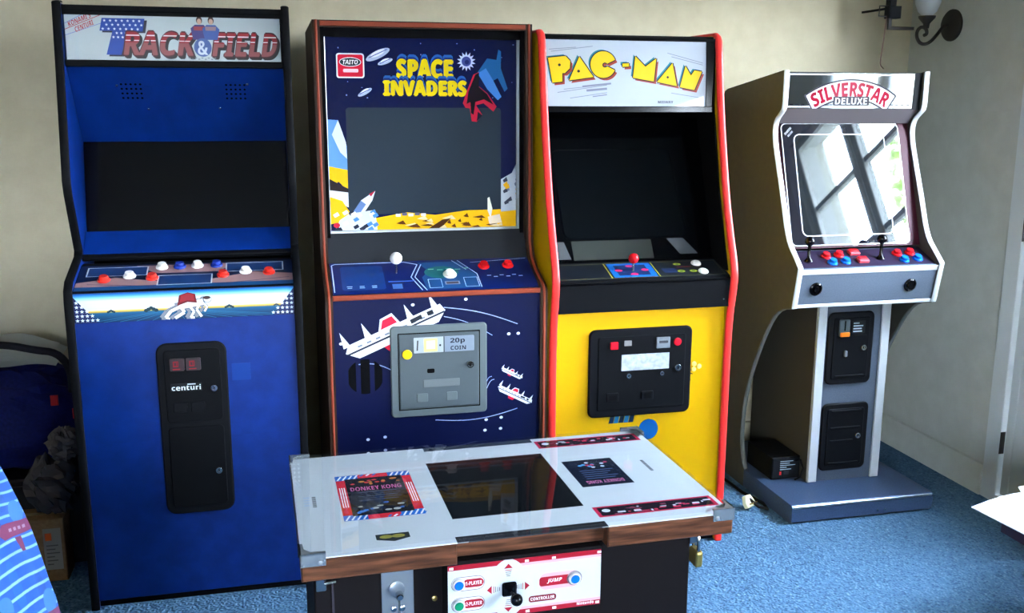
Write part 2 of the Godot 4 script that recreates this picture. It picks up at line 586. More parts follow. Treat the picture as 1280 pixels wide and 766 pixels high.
func build_blue_cabinet():
	org = Vector3(-0.255, 0, -2.84)
	var t := thing("arcade_cabinet", "tall blue upright arcade cabinet with star-spangled T on its white marquee", "arcade cabinet", org, "upright arcade cabinets in a row")
	var L := -0.572
	var R := 0.064
	var front := [[-2.83, 0.0], [-2.83, 0.915], [-2.836, 0.945], [-2.86, 0.966], [-3.02, 1.012], [-3.032, 1.03], [-2.955, 1.20], [-2.948, 1.235], [-3.0, 1.56], [-3.02, 1.72]]
	var prof := v2(front + [[-3.22, 1.72], [-3.22, 0.0]])
	side_pair(t, prof, L + 0.002, R - 0.002, 0.019, M.blue)
	for x in [L, R - 0.023]:
		var b := mb(org)
		b.strip(v2(front + [[-3.05, 1.723]]), x, x + 0.023, 0.006)
		obj("edge_trim", b, M.black, t)
	var iL := L + 0.021
	var iR := R - 0.021
	plate(t, "top_panel", rc(iL, 1.69, iR, 1.715), -3.215, -3.035, Transform3D(), M.black)
	plate(t, "back_panel", rc(iL, 0.0, iR, 1.69), -3.218, -3.212, Transform3D(), M.black)
	plate(t, "front_panel", rc(iL, 0.02, iR, 0.853), -2.865, -2.842, Transform3D(), M.blue, 0.001)
	plate(t, "kick_plate", rc(iL, 0.0, iR, 0.02), -2.87, -2.85, Transform3D(), M.black)
	# marquee
	var mT := slant(1.567, -3.028, 1.702, -3.036)
	var q = plate(t, "marquee", rc(-0.546, 0.0, 0.037, 0.135), -0.004, 0.0, mT, printed(ink_blue_marquee(), 0.3))
	var fr := mb(org)
	fr.prism(rc(iL, -0.018, iR, 0.001), -0.01, 0.005, mT, 0.002)
	fr.prism(rc(iL, 0.133, iR, 0.15), -0.01, 0.004, mT, 0.002)
	obj("retainer", fr, M.black, q)
	# speaker panel slanting back to the screen
	var sT := slant(1.335, -3.195, 1.55, -3.035)
	var sp = plate(t, "speaker_panel", rc(iL, 0.0, iR, 0.271), -0.01, 0.0, sT, M.blue)
	for c in [[-0.389, 0.185], [-0.098, 0.185]]:
		var h := mb(org)
		for i in 5:
			for j in 4:
				h.lathe([[0.0036, 0.0], [0.0036, 0.0006], [0.0, 0.0006]], on(sT, c[0] + (i - 2) * 0.013, c[1] + (j - 1.5) * 0.016), 8)
		obj("speaker_grille", h, M.matte_black, sp)
	for c in [[-0.427, 0.205], [-0.35, 0.122], [-0.064, 0.212], [-0.147, 0.125]]:
		disc(sp, "screw", sT * Vector3(c[0], c[1], 0), sT, 0.004, 0.002, M.chrome, 10)
	# screen behind smoked glass, in a black surround
	var gT := slant(1.055, -3.126, 1.345, -3.2)
	plate(t, "screen_glass", rc(iL, 0.0, iR, 0.30), -0.006, 0.0, gT, M.gloss_black, 0.001)
	var fl := slant(1.012, -3.03, 1.075, -3.11)
	plate(t, "bezel_board", rc(iL, 0.0, iR, 0.102), -0.012, 0.0, fl, M.blue, 0.001)
	plate(t, "bezel_ledge", rc(iL, -0.012, iR, 0.006), -0.01, 0.004, fl, M.black, 0.002)
	# control panel
	var cp := mb(org)
	cp.prism(v2([[-2.838, 0.856], [-2.838, 0.934], [-2.846, 0.942], [-3.0, 0.988], [-3.03, 0.99], [-3.03, 0.856]]), iL, iR, SIDE)
	var cpo := obj("control_panel", cp, M.black, t)
	plate(cpo, "front_art", rc(iL + 0.002, 0.0, iR - 0.002, 0.083), 0.0, 0.0015, slant(0.854, -2.837, 0.936, -2.837), printed(ink_blue_strip(), 0.35))
	var dT := slant(0.942, -2.846, 0.988, -3.0)
	plate(cpo, "deck_overlay", rc(iL + 0.002, 0.0, iR - 0.002, 0.158), 0.0, 0.0012, dT, printed(ink_blue_deck(), 0.4))
	var low := mat(c8(196, 40, 30), 0.3)
	for p in [[-0.477, 0.06, low], [-0.411, 0.08, M.white_plastic], [-0.349, 0.064, low], [-0.155, 0.068, low], [-0.092, 0.085, M.white_plastic], [-0.026, 0.075, low], [-0.327, 0.132, M.white_plastic], [-0.278, 0.132, M.navy_plastic], [-0.229, 0.135, M.white_plastic], [-0.175, 0.135, M.navy_plastic]]:
		push_button(cpo, dT * Vector3(p[0], p[1], 0.001), dT, 0.0175, p[2], p[2], "button", 0.015)
	# coin door
	var F := at_z(-2.842)
	var cd = plate(t, "coin_door", rr(-0.346, 0.272, -0.154, 0.786, 0.03), 0.0, 0.009, F, M.rubber, 0.004)
	plate(cd, "upper_door", rr(-0.326, 0.552, -0.172, 0.766, 0.012), 0.005, 0.012, F, M.black, 0.002)
	plate(cd, "lower_door", rr(-0.326, 0.294, -0.172, 0.538, 0.012), 0.005, 0.012, F, M.black, 0.002)
	var coin := Ink.new(60, 48, c8(52, 44, 46), 2.0)
	coin.rect(14, 10, 22, 22, c8(130, 24, 34)); coin.rect(19, 15, 8, 12, c8(60, 40, 44)); coin.rect(30, 14, 3, 14, c8(60, 40, 44))
	coin.rect(12, 39, 30, 4, c8(150, 30, 40))
	var cm := printed(coin, 0.3)
	for x in [-0.290, -0.246]:
		plate(cd, "reject_button", rr(x - 0.02, 0.706, x + 0.02, 0.742, 0.003), 0.011, 0.017, F, cm, 0.001)
	var cen := Ink.new(160, 44, c8(16, 17, 20), 2.0)
	cen.text("centuri", 80, 24, 148, 30, c8(222, 228, 232))
	cen.rect(86, 3, 42, 6, c8(222, 228, 232))
	plate(cd, "name_plate", rc(-0.312, 0.645, -0.226, 0.668), 0.0118, 0.0125, F, printed(cen, 0.4))
	lock(cd, Vector3(-0.193, 0.650, -2.83), F, 0.0105)
	lock(cd, Vector3(-0.193, 0.400, -2.83), F, 0.0105)
	for x in [-0.288, -0.240]:
		plate(cd, "coin_return", rr(x - 0.019, 0.582, x + 0.019, 0.612, 0.003), 0.011, 0.015, F, M.rubber, 0.0015)
	plate(t, "faded_sticker", rc(-0.142, 0.665, -0.09, 0.715), 0.0, 0.0004, F, mat(c8(4, 50, 122), 0.5))

# ---------------------------------------------------------------- navy cabinet with wood sides
func ink_navy_bezel() -> Ink:
	var k := Ink.new(600, 600, c8(6, 14, 52), 1.7)
	var rng := RandomNumberGenerator.new()
	rng.seed = 4
	for i in 24:
		k.oval(rng.randf() * 600, rng.randf() * 210, 1.0 + rng.randf() * 1.6, 1.0 + rng.randf() * 1.6, c8(120, 135, 180))
	# maker's badge
	k.rrect(34, 52, 84, 74, 8, c8(230, 232, 238)); k.rrect(38, 56, 76, 66, 6, c8(204, 28, 52))
	k.oval(76, 78, 33, 14, c8(236, 238, 240)); k.oval(76, 78, 31, 12, c8(40, 50, 56))
	k.text("TAITO", 76, 78, 46, 13, c8(240, 240, 240), 0.15)
	k.rrect(54, 98, 46, 11, 4, c8(236, 200, 206))
	# little saucers
	for s in [[160.0, 55.0, 40.0, -0.45], [182.0, 76.0, 24.0, -0.35], [118.0, 168.0, 24.0, -0.5]]:
		k.oval(s[0], s[1], s[2], s[2] * 0.3, c8(170, 182, 206), s[3])
		k.oval(s[0], s[1] - 4, s[2] * 0.6, s[2] * 0.2, c8(226, 230, 238), s[3])
		k.line([Vector2(s[0] - s[2] * 0.7, s[1] + s[2] * 0.25), Vector2(s[0] + s[2] * 0.7, s[1] - s[2] * 0.4)], 2.5, c8(90, 100, 150))
	# lettering with a blue depth behind it
	for w in [["SPACE", 304.0, 96.0, 172.0, 54.0], ["INVADERS", 304.0, 155.0, 256.0, 44.0]]:
		for d in range(7, 0, -1):
			k.fat(w[0], w[1], w[2] - d * 2.0, w[3] * (1 - d * 0.004), w[4], c8(36, 84, 150) if d > 3 else c8(20, 40, 96), 3.0)
		k.fat(w[0], w[1], w[2], w[3], w[4], c8(214, 186, 16), 3.0)
	# the opening for the picture tube
	k.rrect(58, 214, 486, 330, 10, c8(38, 48, 58))
	# burst of white
	k.star(434, 72, 30, c8(196, 204, 232), 14, 0.62); k.oval(434, 72, 15, 15, c8(60, 70, 130)); k.oval(436, 74, 7, 7, c8(24, 34, 90))
	# dark red blot with a long blue shade behind
	k.poly([Vector2(470, 104), Vector2(500, 62), Vector2(530, 66), Vector2(536, 34), Vector2(545, 40), Vector2(544, 92), Vector2(566, 154), Vector2(556, 164), Vector2(534, 122), Vector2(516, 132), Vector2(546, 178), Vector2(536, 190), Vector2(496, 150)], c8(34, 96, 152))
	k.poly([Vector2(470, 108), Vector2(496, 92), Vector2(520, 130), Vector2(546, 180), Vector2(534, 190), Vector2(500, 156)], c8(70, 130, 205))
	k.poly([Vector2(456, 112), Vector2(474, 104), Vector2(474, 148), Vector2(500, 168), Vector2(530, 210), Vector2(520, 226), Vector2(488, 200), Vector2(464, 206), Vector2(484, 236), Vector2(466, 258), Vector2(450, 256), Vector2(444, 216), Vector2(430, 214), Vector2(422, 200), Vector2(436, 160)], c8(178, 30, 56))
	k.poly([Vector2(462, 112), Vector2(474, 106), Vector2(474, 150), Vector2(500, 172), Vector2(520, 204), Vector2(490, 188), Vector2(462, 196), Vector2(456, 236), Vector2(448, 230), Vector2(446, 196), Vector2(434, 202), Vector2(440, 164)], c8(18, 12, 22))
	k.poly([Vector2(470, 226), Vector2(484, 238), Vector2(466, 256)], c8(24, 18, 40))
	# ground, peaks and machines along the lower edge
	var yel := c8(238, 178, 26)
	k.poly([Vector2(0, 250), Vector2(34, 252), Vector2(58, 330), Vector2(58, 412), Vector2(0, 400)], c8(96, 144, 216))
	k.poly([Vector2(14, 296), Vector2(34, 252), Vector2(56, 320), Vector2(58, 370), Vector2(38, 350)], c8(206, 218, 236))
	k.poly([Vector2(0, 392), Vector2(58, 404), Vector2(58, 470), Vector2(30, 440), Vector2(0, 462)], yel)
	k.poly([Vector2(0, 430), Vector2(58, 462), Vector2(58, 500), Vector2(0, 480)], c8(42, 34, 36))
	k.poly([Vector2(0, 466), Vector2(58, 474), Vector2(58, 520), Vector2(0, 494)], c8(220, 222, 226))
	k.poly([Vector2(0, 486), Vector2(40, 500), Vector2(76, 560), Vector2(0, 572)], yel)
	k.poly([Vector2(140, 556), Vector2(240, 540), Vector2(330, 550), Vector2(430, 538), Vector2(600, 536), Vector2(600, 600), Vector2(110, 600)], yel)
	for i in 26:
		var p := Vector2(150 + rng.randf() * 430, 556 + rng.randf() * 36)
		var w2 := 8 + rng.randf() * 26
		k.poly([p, p + Vector2(w2, -4 - rng.randf() * 6), p + Vector2(w2 * 1.4, 4), p + Vector2(w2 * 0.6, 3)], c8(92, 52, 24) if i % 3 else c8(230, 210, 170))
	k.poly([Vector2(300, 598), Vector2(352, 566), Vector2(380, 562), Vector2(356, 584), Vector2(330, 600)], c8(70, 40, 22))
	for i in 5:
		k.rect(204 + i * 20, 544 - (i % 2) * 3, 16, 9, c8(210, 206, 214) if i % 2 == 0 else c8(96, 90, 110))
	# white and blue rocket lying to the left
	k.poly([Vector2(142, 470), Vector2(132, 500), Vector2(96, 552), Vector2(70, 540), Vector2(96, 500)], c8(206, 212, 224))
	k.poly([Vector2(142, 470), Vector2(128, 488), Vector2(122, 480)], c8(190, 40, 60))
	k.poly([Vector2(96, 500), Vector2(112, 512), Vector2(84, 552), Vector2(68, 540)], c8(98, 122, 168))
	k.poly([Vector2(60, 540), Vector2(140, 530), Vector2(146, 600), Vector2(10, 600), Vector2(30, 560)], c8(196, 204, 216))
	for i in 18:
		var p2 := Vector2(8 + rng.randf() * 130, 536 + rng.randf() * 56)
		k.poly([p2, p2 + Vector2(14, -8), p2 + Vector2(20, 2), p2 + Vector2(6, 9)], [c8(34, 38, 52), c8(74, 128, 200), c8(236, 238, 242)][i % 3])
	k.oval(20, 576, 10, 8, c8(180, 36, 56))
	# pale tower and smoke to the right
	k.poly([Vector2(544, 440), Vector2(580, 420), Vector2(600, 380), Vector2(600, 560), Vector2(544, 560)], c8(196, 204, 214))
	for i in 14:
		var p3 := Vector2(546 + rng.randf() * 50, 440 + rng.randf() * 130)
		k.poly([p3, p3 + Vector2(12, -10), p3 + Vector2(16, 3), p3 + Vector2(3, 8)], [c8(60, 66, 84), yel, c8(120, 130, 150)][i % 3])
	k.poly([Vector2(500, 500), Vector2(506, 496), Vector2(516, 534), Vector2(510, 566), Vector2(500, 540)], c8(226, 222, 206))
	k.poly([Vector2(540, 545), Vector2(600, 540), Vector2(600, 600), Vector2(550, 590)], yel)
	k.poly([Vector2(500, 560), Vector2(540, 552), Vector2(548, 580), Vector2(506, 584)], c8(234, 214, 190))
	return k

func ink_navy_deck() -> Ink:
	var k := Ink.new(630, 172, c8(9, 26, 80), 1.6)
	var w := c8(178, 196, 226)
	var sea := c8(26, 66, 112)
	k.rrect(30, 22, 130, 130, 10, c8(20, 50, 106))
	k.poly([Vector2(270, 12), Vector2(400, 12), Vector2(446, 90), Vector2(450, 162), Vector2(282, 162), Vector2(276, 96), Vector2(300, 60)], sea)
	k.oval(340, 70, 54, 34, c8(30, 92, 96))
	k.line([Vector2(6, 160), Vector2(6, 12), Vector2(16, 6), Vector2(230, 6), Vector2(270, 22), Vector2(242, 92), Vector2(268, 164)], 3, w)
	k.line([Vector2(282, 22), Vector2(254, 92), Vector2(282, 166)], 3, w)
	k.line([Vector2(400, 6), Vector2(450, 86), Vector2(452, 160)], 2.5, w)
	k.line([Vector2(382, 6), Vector2(420, 60)], 2.5, w)
	k.line([Vector2(440, 20), Vector2(624, 6)], 2.0, w)
	for r in [[292, 108, 40, 46], [404, 104, 42, 50]]:
		k.line([Vector2(r[0], r[1] + r[3]), Vector2(r[0], r[1]), Vector2(r[0] + r[2], r[1]), Vector2(r[0] + r[2], r[1] + r[3]), Vector2(r[0], r[1] + r[3])], 2, w)
	k.rect(342, 122, 46, 18, c8(120, 130, 150)); k.rect(346, 125, 38, 11, c8(70, 60, 70))
	for i in 9:
		k.rect(44 + (i * 37) % 110, 130 + (i % 2) * 8, 14, 4, c8(150, 180, 200))
	for i in 5:
		k.rect(300 + i * 28, 50 + (i % 2) * 5, 18, 4, c8(120, 180, 150))
	for i in 6:
		k.rect(480 + i * 20, 96 + (i % 2) * 8, 13, 4, w)
	k.rect(170, 110, 80, 5, c8(60, 96, 170)); k.rect(180, 126, 30, 26, c8(60, 96, 150))
	return k

func ink_navy_front() -> Ink:
	var k := Ink.new(630, 886, c8(6, 13, 50), 1.5)
	var w := c8(224, 228, 232)
	var red := c8(204, 30, 56)
	# trails
	for a in [[330.0, 34.0, 560.0, 96.0, 2.6], [330.0, 62.0, 480.0, 128.0, 2.2], [70.0, 196.0, 170.0, 220.0, 3.0], [300.0, 385.0, 560.0, 366.0, 2.6], [455.0, 290.0, 478.0, 258.0, 2.2], [460.0, 300.0, 486.0, 268.0, 2.2]]:
		var pts := []
		for i in 13:
			var t := i / 12.0
			var p := Vector2(a[0], a[1]).lerp(Vector2(a[2], a[3]), t)
			p.y += sin(t * PI) * (16.0 if a[0] == 300.0 else -10.0)
			pts.append(p)
		k.line(pts, a[4], c8(170, 184, 214))
	# three long flat ships: hull, fins, red domes, windows
	for s in [[Vector2(184, 102), 162.0, -0.38], [Vector2(542, 252), 38.0, 0.5], [Vector2(552, 322), 62.0, 0.5]]:
		var o: Vector2 = s[0]
		var L: float = s[1]
		var rot: float = s[2]
		var m := 1.0 if rot < 0 else -1.0
		var at := func(x, y): return o + Vector2(x * L, y * L).rotated(rot)
		k.poly([at.call(-0.35, 0.1), at.call(0.1, 0.1), at.call(0.02, 0.3), at.call(-0.24, 0.3)], red)
		k.poly([at.call(-0.3, -0.12), at.call(0.14, -0.14), at.call(0.06, -0.36), at.call(-0.18, -0.34)], w)
		k.poly([at.call(-0.24, -0.15), at.call(0.09, -0.16), at.call(0.04, -0.31), at.call(-0.15, -0.3)], red)
		for f in [-0.93, -0.5, 0.35, 0.84]:
			k.poly([at.call(f - 0.07, -0.1), at.call(f + 0.07, -0.1), at.call(f - 0.02 * m, -0.42)], w)
		k.poly([at.call(-1.0, 0.0), at.call(-0.9, -0.13), at.call(0.95, -0.15), at.call(1.0, 0.0), at.call(0.8, 0.16), at.call(-0.8, 0.18)], w)
		k.poly([at.call(-0.98, 0.02), at.call(0.98, 0.0), at.call(0.97, 0.035), at.call(-0.96, 0.055)], c8(40, 44, 60))
		for i in 9:
			var x := -0.75 + i * 0.18
			k.poly([at.call(x, -0.05), at.call(x + 0.09, -0.05), at.call(x + 0.09, -0.015), at.call(x, -0.015)], c8(120, 128, 140))
		k.poly([at.call(0.32, -0.1), at.call(0.55, -0.11), at.call(0.55, -0.03), at.call(0.32, -0.02)], c8(30, 34, 44))
		k.poly([at.call(0.66, -0.11), at.call(0.78, -0.11), at.call(0.78, -0.03), at.call(0.66, -0.03)], c8(30, 34, 44))
	# stars
	for p in [[236, 22], [398, 12], [20, 130], [92, 432], [144, 428], [92, 476], [144, 470], [532, 126], [562, 126], [460, 396], [508, 392], [456, 430], [506, 428]]:
		k.oval(p[0], p[1], 5.5, 4.5, c8(236, 238, 244))
	return k

func build_navy_cabinet():
	org = Vector3(0.465, 0, -2.83)
	var t := thing("arcade_cabinet", "navy upright arcade cabinet with wood sides, orange edging and a large picture bezel", "arcade cabinet", org, "upright arcade cabinets in a row")
	var L := 0.129
	var R := 0.799
	var front := []
	for q in smooth([[-2.83, 0.0], [-2.83, 0.5], [-2.83, 0.862], [-2.832, 0.905], [-2.90, 0.926], [-2.965, 0.952], [-3.008, 1.0], [-3.014, 1.06], [-3.02, 1.3], [-3.04, 1.68]], 2):
		front.append([q.x, q.y])
	front.append([-3.04, 1.692])
	side_pair(t, v2(front + [[-3.6, 1.692], [-3.6, 0.0]]), L, R, 0.022, M.walnut)
	for x in [L, R - 0.022]:
		var b := mb(org)
		b.strip(v2(front), x + 0.007, x + 0.015, 0.004)
		var e := obj("edge_trim", b, M.orange_trim, t)
		e.set_meta("label", "orange edge strip")
	var iL := L + 0.022
	var iR := R - 0.022
	var tp = plate(t, "top_panel", rc(iL, 1.672, iR, 1.692), -3.49, -3.042, Transform3D(), M.walnut)
	plate(tp, "edge_trim", rc(iL, 1.675, iR, 1.689), -3.042, -3.037, Transform3D(), M.orange_trim, 0.002)
	plate(t, "back_panel", rc(iL, 0.0, iR, 1.672), -3.495, -3.48, Transform3D(), M.matte_black)
	plate(t, "header_board", rc(iL, 1.645, iR, 1.672), -3.10, -3.062, Transform3D(), M.matte_black)
	for x in [iL, iR - 0.012]:
		plate(t, "side_liner", rc(x, 0.96, x + 0.012, 1.672), -3.1, -3.05, Transform3D(), M.matte_black)
	# picture bezel and its aluminium frame
	var bT := slant(1.056, -3.066, 1.655, -3.07)
	var bz = plate(t, "picture_bezel", rc(0.164, 0.0, 0.762, 0.594), -0.004, 0.0, bT, printed(ink_navy_bezel(), 0.16))
	var fr := mb(org)
	fr.prism(rc(0.152, -0.006, 0.166, 0.6), -0.004, 0.007, bT, 0.0015)
	fr.prism(rc(0.756, -0.006, 0.769, 0.6), -0.004, 0.007, bT, 0.0015)
	fr.prism(rc(0.166, -0.006, 0.756, 0.007), -0.004, 0.006, bT, 0.0015)
	fr.prism(rc(0.166, 0.592, 0.756, 0.597), -0.004, 0.004, bT)
	obj("metal_frame", fr, M.alu, bz)
	plate(t, "lower_bezel", rc(iL, -0.01, iR, 0.105), -0.012, 0.0, slant(0.968, -3.0, 1.052, -3.056), mat(c8(38, 40, 44), 0.4))
	# control deck
	var cp := mb(org)
	cp.prism(v2([[-2.838, 0.888], [-2.842, 0.9], [-3.0, 0.97], [-3.02, 0.97], [-3.02, 0.888]]), iL, iR, SIDE)
	var cpo := obj("control_panel", cp, M.dark_trim, t)
	plate(cpo, "edge_trim", rc(iL, 0.886, iR, 0.901), -2.842, -2.832, Transform3D(), M.orange_trim, 0.003)
	var dT := slant(0.9, -2.842, 0.97, -3.0)
	plate(cpo, "deck_overlay", rc(iL + 0.002, 0.004, iR - 0.002, 0.173), 0.0, 0.0012, dT, printed(ink_navy_deck(), 0.3))
	var js := mb(org)
	var base := dT * Vector3(0.35, 0.108, 0)
	js.tube([base - Vector3(0, 0.01, 0), base + Vector3(0, 0.04, 0.004)], 0.0035, 8)
	var jo := obj("joystick", js, M.chrome, cpo)
	var ball := mb(org)
	sphere(ball, base + Vector3(0, 0.047, 0.004), 0.019)
	obj("ball_top", ball, M.white_plastic, jo)
	push_button(cpo, dT * Vector3(0.512, 0.088, 0.001), dT, 0.021, M.white_plastic, M.white_plastic, "button", 0.014)
	push_button(cpo, dT * Vector3(0.626, 0.127, 0.001), dT, 0.018, M.red_plastic, M.red_plastic, "button", 0.016)
	push_button(cpo, dT * Vector3(0.703, 0.127, 0.001), dT, 0.018, M.red_plastic, M.red_plastic, "button", 0.016)
	# front
	var fp = plate(t, "front_panel", rc(iL, 0.0, iR, 0.886), -2.865, -2.842, Transform3D(), printed(ink_navy_front(), 0.35))
	var F := at_z(-2.842)
	for s in [[0.190, 0.212], [0.226, 0.253], [0.267, 0.290]]:
		var p := PackedVector2Array()
		for e in [0, 1]:
			for i in 7:
				var x: float = lerpf(s[e], s[1 - e], i / 6.0)
				var hh: float = sqrt(maxf(0.0004, 0.0029 - pow(x - 0.24, 2)))
				p.append(Vector2(x, 0.652 + hh * (1 if e == 0 else -1)))
		plate(fp, "speaker_slot", p, 0.0, 0.0012, F, M.matte_black)
	var cd = plate(t, "coin_door", rr(0.315, 0.519, 0.609, 0.802, 0.012), 0.0, 0.01, F, M.grey_door, 0.003)
	var inn := mb(org)
	frame_ring(inn, 0.337, 0.541, 0.587, 0.780, 0.003, 0.009, 0.0112, F, 0.0)
	obj("door_gap", inn, M.matte_black, cd)
	var dr = plate(cd, "door", rc(0.341, 0.545, 0.583, 0.776), 0.005, 0.0125, F, M.grey_dark, 0.002)
	var card := Ink.new(180, 46, c8(120, 130, 142), 2.5)
	card.rect(0, 0, 88, 46, c8(160, 166, 168))
	card.rect(30, 4, 40, 38, c8(232, 222, 120))
	card.rect(37, 10, 26, 25, c8(240, 236, 180))
	card.line([Vector2(12, 8), Vector2(10, 38)], 4, c8(60, 60, 60))
	card.oval(78, 25, 3, 3, c8(40, 40, 44)); card.rect(88, 0, 3, 46, c8(60, 66, 70))
	card.text("20p", 130, 15, 44, 18, c8(22, 24, 40)); card.text("COIN", 132, 35, 46, 12, c8(22, 24, 40))
	plate(dr, "price_card", rr(0.384, 0.718, 0.568, 0.766, 0.003), 0.0124, 0.016, F, printed(card, 0.3), 0.001)
	disc(dr, "yellow_button", Vector3(0.364, 0.716, -2.83), F, 0.0145, 0.008, mat(c8(240, 190, 20), 0.35))
	lock(dr, Vector3(0.556, 0.675, -2.8295), F, 0.012)
	plate(dr, "coin_slot", rr(0.424, 0.655, 0.446, 0.668, 0.003), 0.0124, 0.015, F, M.matte_black)
	plate(dr, "instruction_plate", rr(0.412, 0.610, 0.523, 0.634, 0.002), 0.0124, 0.014, F, mat(c8(98, 104, 106), 0.4), 0.0008)
	for x in [0.392, 0.482]:
		plate(dr, "return_flap", rr(x, 0.566, x + 0.033, 0.592, 0.003), 0.0124, 0.016, F, M.grey_door, 0.001)

func sphere(b: MB, c: Vector3, r: float, seg := 16):
	var p := []
	for i in seg / 2 + 1:
		var a := -PI / 2 + PI * i / (seg / 2)
		p.append([maxf(0.0, r * cos(a)) if i > 0 and i < seg / 2 else 0.0, r * sin(a)])
	b.lathe(p, Transform3D(Basis(), c), seg)

# ---------------------------------------------------------------- yellow cabinet with red edging
func ink_yellow_marquee() -> Ink:
	var k := Ink.new(800, 330, c8(172, 178, 188), 1.6)
	var g := c8(120, 124, 136)
	for l in [[30, 60, 230, 32], [20, 50, 150, 38], [600, 60, 780, 108], [620, 78, 780, 118], [60, 262, 300, 224], [90, 246, 260, 226], [120, 290, 300, 262], [520, 210, 740, 250], [620, 262, 760, 284]]:
		k.line([Vector2(l[0], l[1]), Vector2(l[2], l[3])], 3, g)
	for l in [[180, 232, 320, 216, 9], [200, 252, 300, 242, 11], [230, 282, 300, 272, 5]]:
		k.line([Vector2(l[0], l[1]), Vector2(l[2], l[3])], l[4], c8(120, 122, 140))
	# chunky letters: teal behind to the left, rust below, black line, yellow face
	var shapes := [
		[Vector2(16, 92), Vector2(100, 82), Vector2(122, 106), Vector2(120, 142), Vector2(96, 166), Vector2(84, 166), Vector2(84, 208), Vector2(36, 214)],
		[Vector2(166, 84), Vector2(234, 184), Vector2(116, 202)],
		[],
		[Vector2(376, 116), Vector2(408, 114), Vector2(408, 130), Vector2(376, 132)],
		[Vector2(440, 78), Vector2(490, 130), Vector2(544, 88), Vector2(532, 204), Vector2(428, 186)],
		[Vector2(626, 110), Vector2(648, 226), Vector2(548, 206)],
		[Vector2(692, 124), Vector2(720, 172), Vector2(738, 146), Vector2(776, 152), Vector2(738, 246), Vector2(664, 232)]]
	var cc := []
	for i in 41:
		var a := 0.42 + (TAU - 0.80) * i / 40.0
		cc.append(Vector2(282, 122) + Vector2(cos(a) * 62, sin(a) * 66))
	for i in 9:
		var a := TAU - 0.55 - (TAU - 1.1) * i / 8.0
		cc.append(Vector2(290, 124) + Vector2(cos(a) * 13, sin(a) * 13))
	shapes[2] = cc
	for d in [[Vector2(-10, -8), c8(30, 110, 122)], [Vector2(11, 13), c8(140, 50, 40)]]:
		for s in shapes:
			var p := []
			for q in s: p.append(q + d[0])
			k.poly(p, d[1])
	for s in shapes:
		var ring: Array = s + [s[0]]
		k.line(ring, 10, c8(16, 16, 16))
		k.poly(s, c8(232, 180, 12))
	for h in [[70, 126, 7], [162, 156, 7], [602, 182, 6]]:
		k.oval(h[0], h[1], h[2], h[2], c8(24, 24, 24))
	k.text("MIDWAY", 592, 308, 76, 13, c8(40, 40, 46))
	return k

func ink_yellow_deck() -> Ink:
	var k := Ink.new(570, 125, c8(20, 24, 30), 1.8)
	var y := c8(200, 180, 60)
	k.line([Vector2(10, 118), Vector2(10, 8), Vector2(560, 8), Vector2(560, 118), Vector2(10, 118)], 1.5, c8(120, 112, 60))
	k.line([Vector2(178, 8), Vector2(178, 118)], 2.5, y); k.line([Vector2(338, 8), Vector2(338, 118)], 2.5, y)
	k.rect(186, 10, 146, 106, c8(20, 92, 168)); k.rect(206, 24, 106, 78, c8(22, 40, 80))
	for a in 4:
		var c := Vector2(259, 63) + Vector2(44, 0).rotated(a * PI / 2) * Vector2(1.0, 0.72)
		k.oval(c.x, c.y, 13, 9, c8(196, 40, 96))
	for p in [[424, 30], [420, 86], [462, 86]]:
		k.oval(p[0], p[1], 13, 9, c8(150, 160, 44)); k.oval(p[0], p[1], 6, 4, c8(50, 90, 50))
	k.rect(416, 50, 50, 4, c8(130, 36, 40)); k.rect(360, 60, 46, 34, c8(28, 40, 70))
	return k

